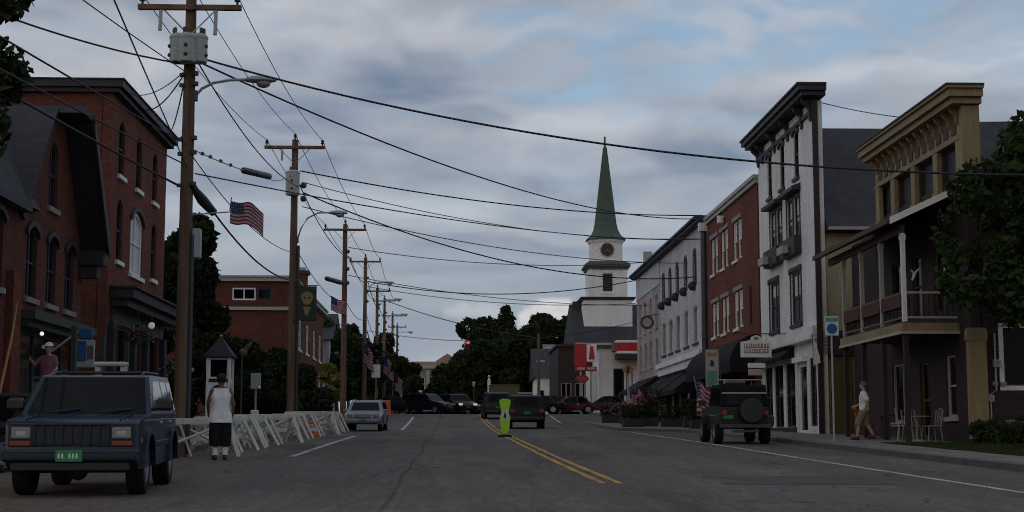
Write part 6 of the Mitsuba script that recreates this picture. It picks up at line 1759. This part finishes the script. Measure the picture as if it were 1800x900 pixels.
    sh = sh.trim_by_plane((0, 0, -1), -1.505).trim_by_plane((0, 0, 1), hemtop)
    if not sleeves:      # tank top: cut the arm holes and the neck
        for sx in (-1, 1):
            sh = sh-m3.Manifold.sphere(0.115, 20).translate((sx*0.235, -0.01, 1.45))
        sh = sh-m3.Manifold.cylinder(0.6, 0.10, 0.10, 20, True).translate((0, 0.01, 1.55+0.28-0.3+0.2))
    put(k, 'shirt', soft(sh, 0.022, 5), top, tw, True)
    hm = 0.10 if legs_long else hem
    JL = dict(J)
    for s in 'LR':
        kn, hp, an = (np.array(J[n+s][0]) for n in ('kn', 'hip', 'an'))
        JL['hip'+s] = (hp, 0.115+wide*0.3)
        JL['kn'+s] = (kn, (0.092 if not legs_long else 0.078)+wide)
        JL['cf'+s] = (J['cf'+s][0], 0.075+wide if wide else 0.06)
        JL['an'+s] = (an, 0.062 if not wide else 0.1)
    pants = bones(JL, [('hipL', 'knL'), ('hipR', 'knR'), ('pelL', 'pelR'), ('pelL', 'hipL'), ('pelR', 'hipR'), ('pel', 'wst')]+([('knL', 'anL'), ('knR', 'anR')] if legs_long else [('knL', 'cfL'), ('knR', 'cfR')]+([('cfL', 'anL'), ('cfR', 'anR')] if wide else [])), 0.018)
    pants = pants.trim_by_plane((0, 0, -1), -0.99).trim_by_plane((0, 0, 1), hm)
    put(k, 'trousers' if legs_long else 'shorts', soft(pants, 0.025, 4), bottom, tw, True)
    for s in 'LR':
        fm = bones(J, [('an'+s, 'to'+s), ('he'+s, 'to'+s), ('an'+s, 'he'+s)], 0.014).trim_by_plane((0, 0, -1), -(J['an'+s][0][2]+0.02))
        put(k, 'shoe', soft(fm, 0.025, 4), shoes, tw, True)
        if socks:
            JS = {'a': (J['an'+s][0], 0.046), 'b': (np.array(J['an'+s][0])*0.45+np.array(J['cf'+s][0])*0.55, 0.056)}
            put(k, 'sock', soft(bones(JS, [('a', 'b')], 0.006), 0.03, 2), socks, tw, True)
        sx = -1 if s == 'L' else 1
        put(k, 'eye', ball((sx*0.033, 0.083, 1.70), 0.0115, 2), 'hair_black', tw, True)
    hd = m3.Manifold.sphere(0.106, 24).scale((0.97, 1.06, 1.04)).translate((0, -0.012, 1.722))
    cut = hd.trim_by_plane(tuple(np.array((0, -0.75, 0.66))/1.0), 0.66*1.69-0.75*0.01-0.02)
    put(k, 'hair', soft(cut, 0.025, 2), hair, tw, True)
    if cap:
        cp = m3.Manifold.sphere(0.118, 24).translate((0, -0.008, 1.735)).trim_by_plane((0, 0.15, 1), 1.725)
        brim = m3.Manifold.cylinder(0.02, 0.12, 0.11, 24).scale((0.9, 1, 1)).translate((0, 0.1, 1.735))
        put(k, 'cap', soft(cp+brim, 0.025, 2), cap, tw, True)
    return k


person('person in white tank top and long black shorts, back turned, by the barricades', -5.08, 34.1, float(prof(34.1))+0.005, 12, 1.03, 'skin_dark', 'hair_black', 'cloth_white', 'cloth_black',
       {'elL': (-0.27, 0.0, 1.19), 'wrL': (-0.25, 0.16, 1.01), 'elR': (0.26, -0.05, 1.16), 'wrR': (0.25, 0.05, 0.93)}, 'cloth_white', 'trim_dark', 0, 0.28, hemtop=0.77, wide=0.03)
person('person in a white T-shirt and khaki shorts walking on the pavement before the porch', 12.35, 45.9, float(prof(45.9))+0.15, 68, 0.96, 'skin_light', 'hair_grey', 'cloth_white', 'cloth_khaki',
       {'knL': (-0.10, 0.18, 0.51), 'anL': (-0.10, 0.22, 0.09), 'knR': (0.10, -0.05, 0.48), 'anR': (0.10, -0.27, 0.13), 'elL': (-0.24, -0.15, 1.19), 'wrL': (-0.23, -0.06, 0.97), 'elR': (0.24, 0.06, 1.17), 'wrR': (0.2, 0.26, 1.06)}, None, 'trim_dark', 0.75, 0.46)
person('person in a pink shirt and white cap standing on the brick house porch', -9.62, 37.0, 1.802, 160, 0.94, 'skin_light', 'hair_grey', 'cloth_pink', 'cloth_denim',
       {'elR': (0.34, 0.08, 1.27), 'wrR': (0.30, 0.3, 1.38), 'elL': (-0.25, 0.0, 1.17), 'wrL': (-0.22, 0.16, 1.02)}, None, 'trim_dark', 0.6, 0.46, True, 'cloth_white')
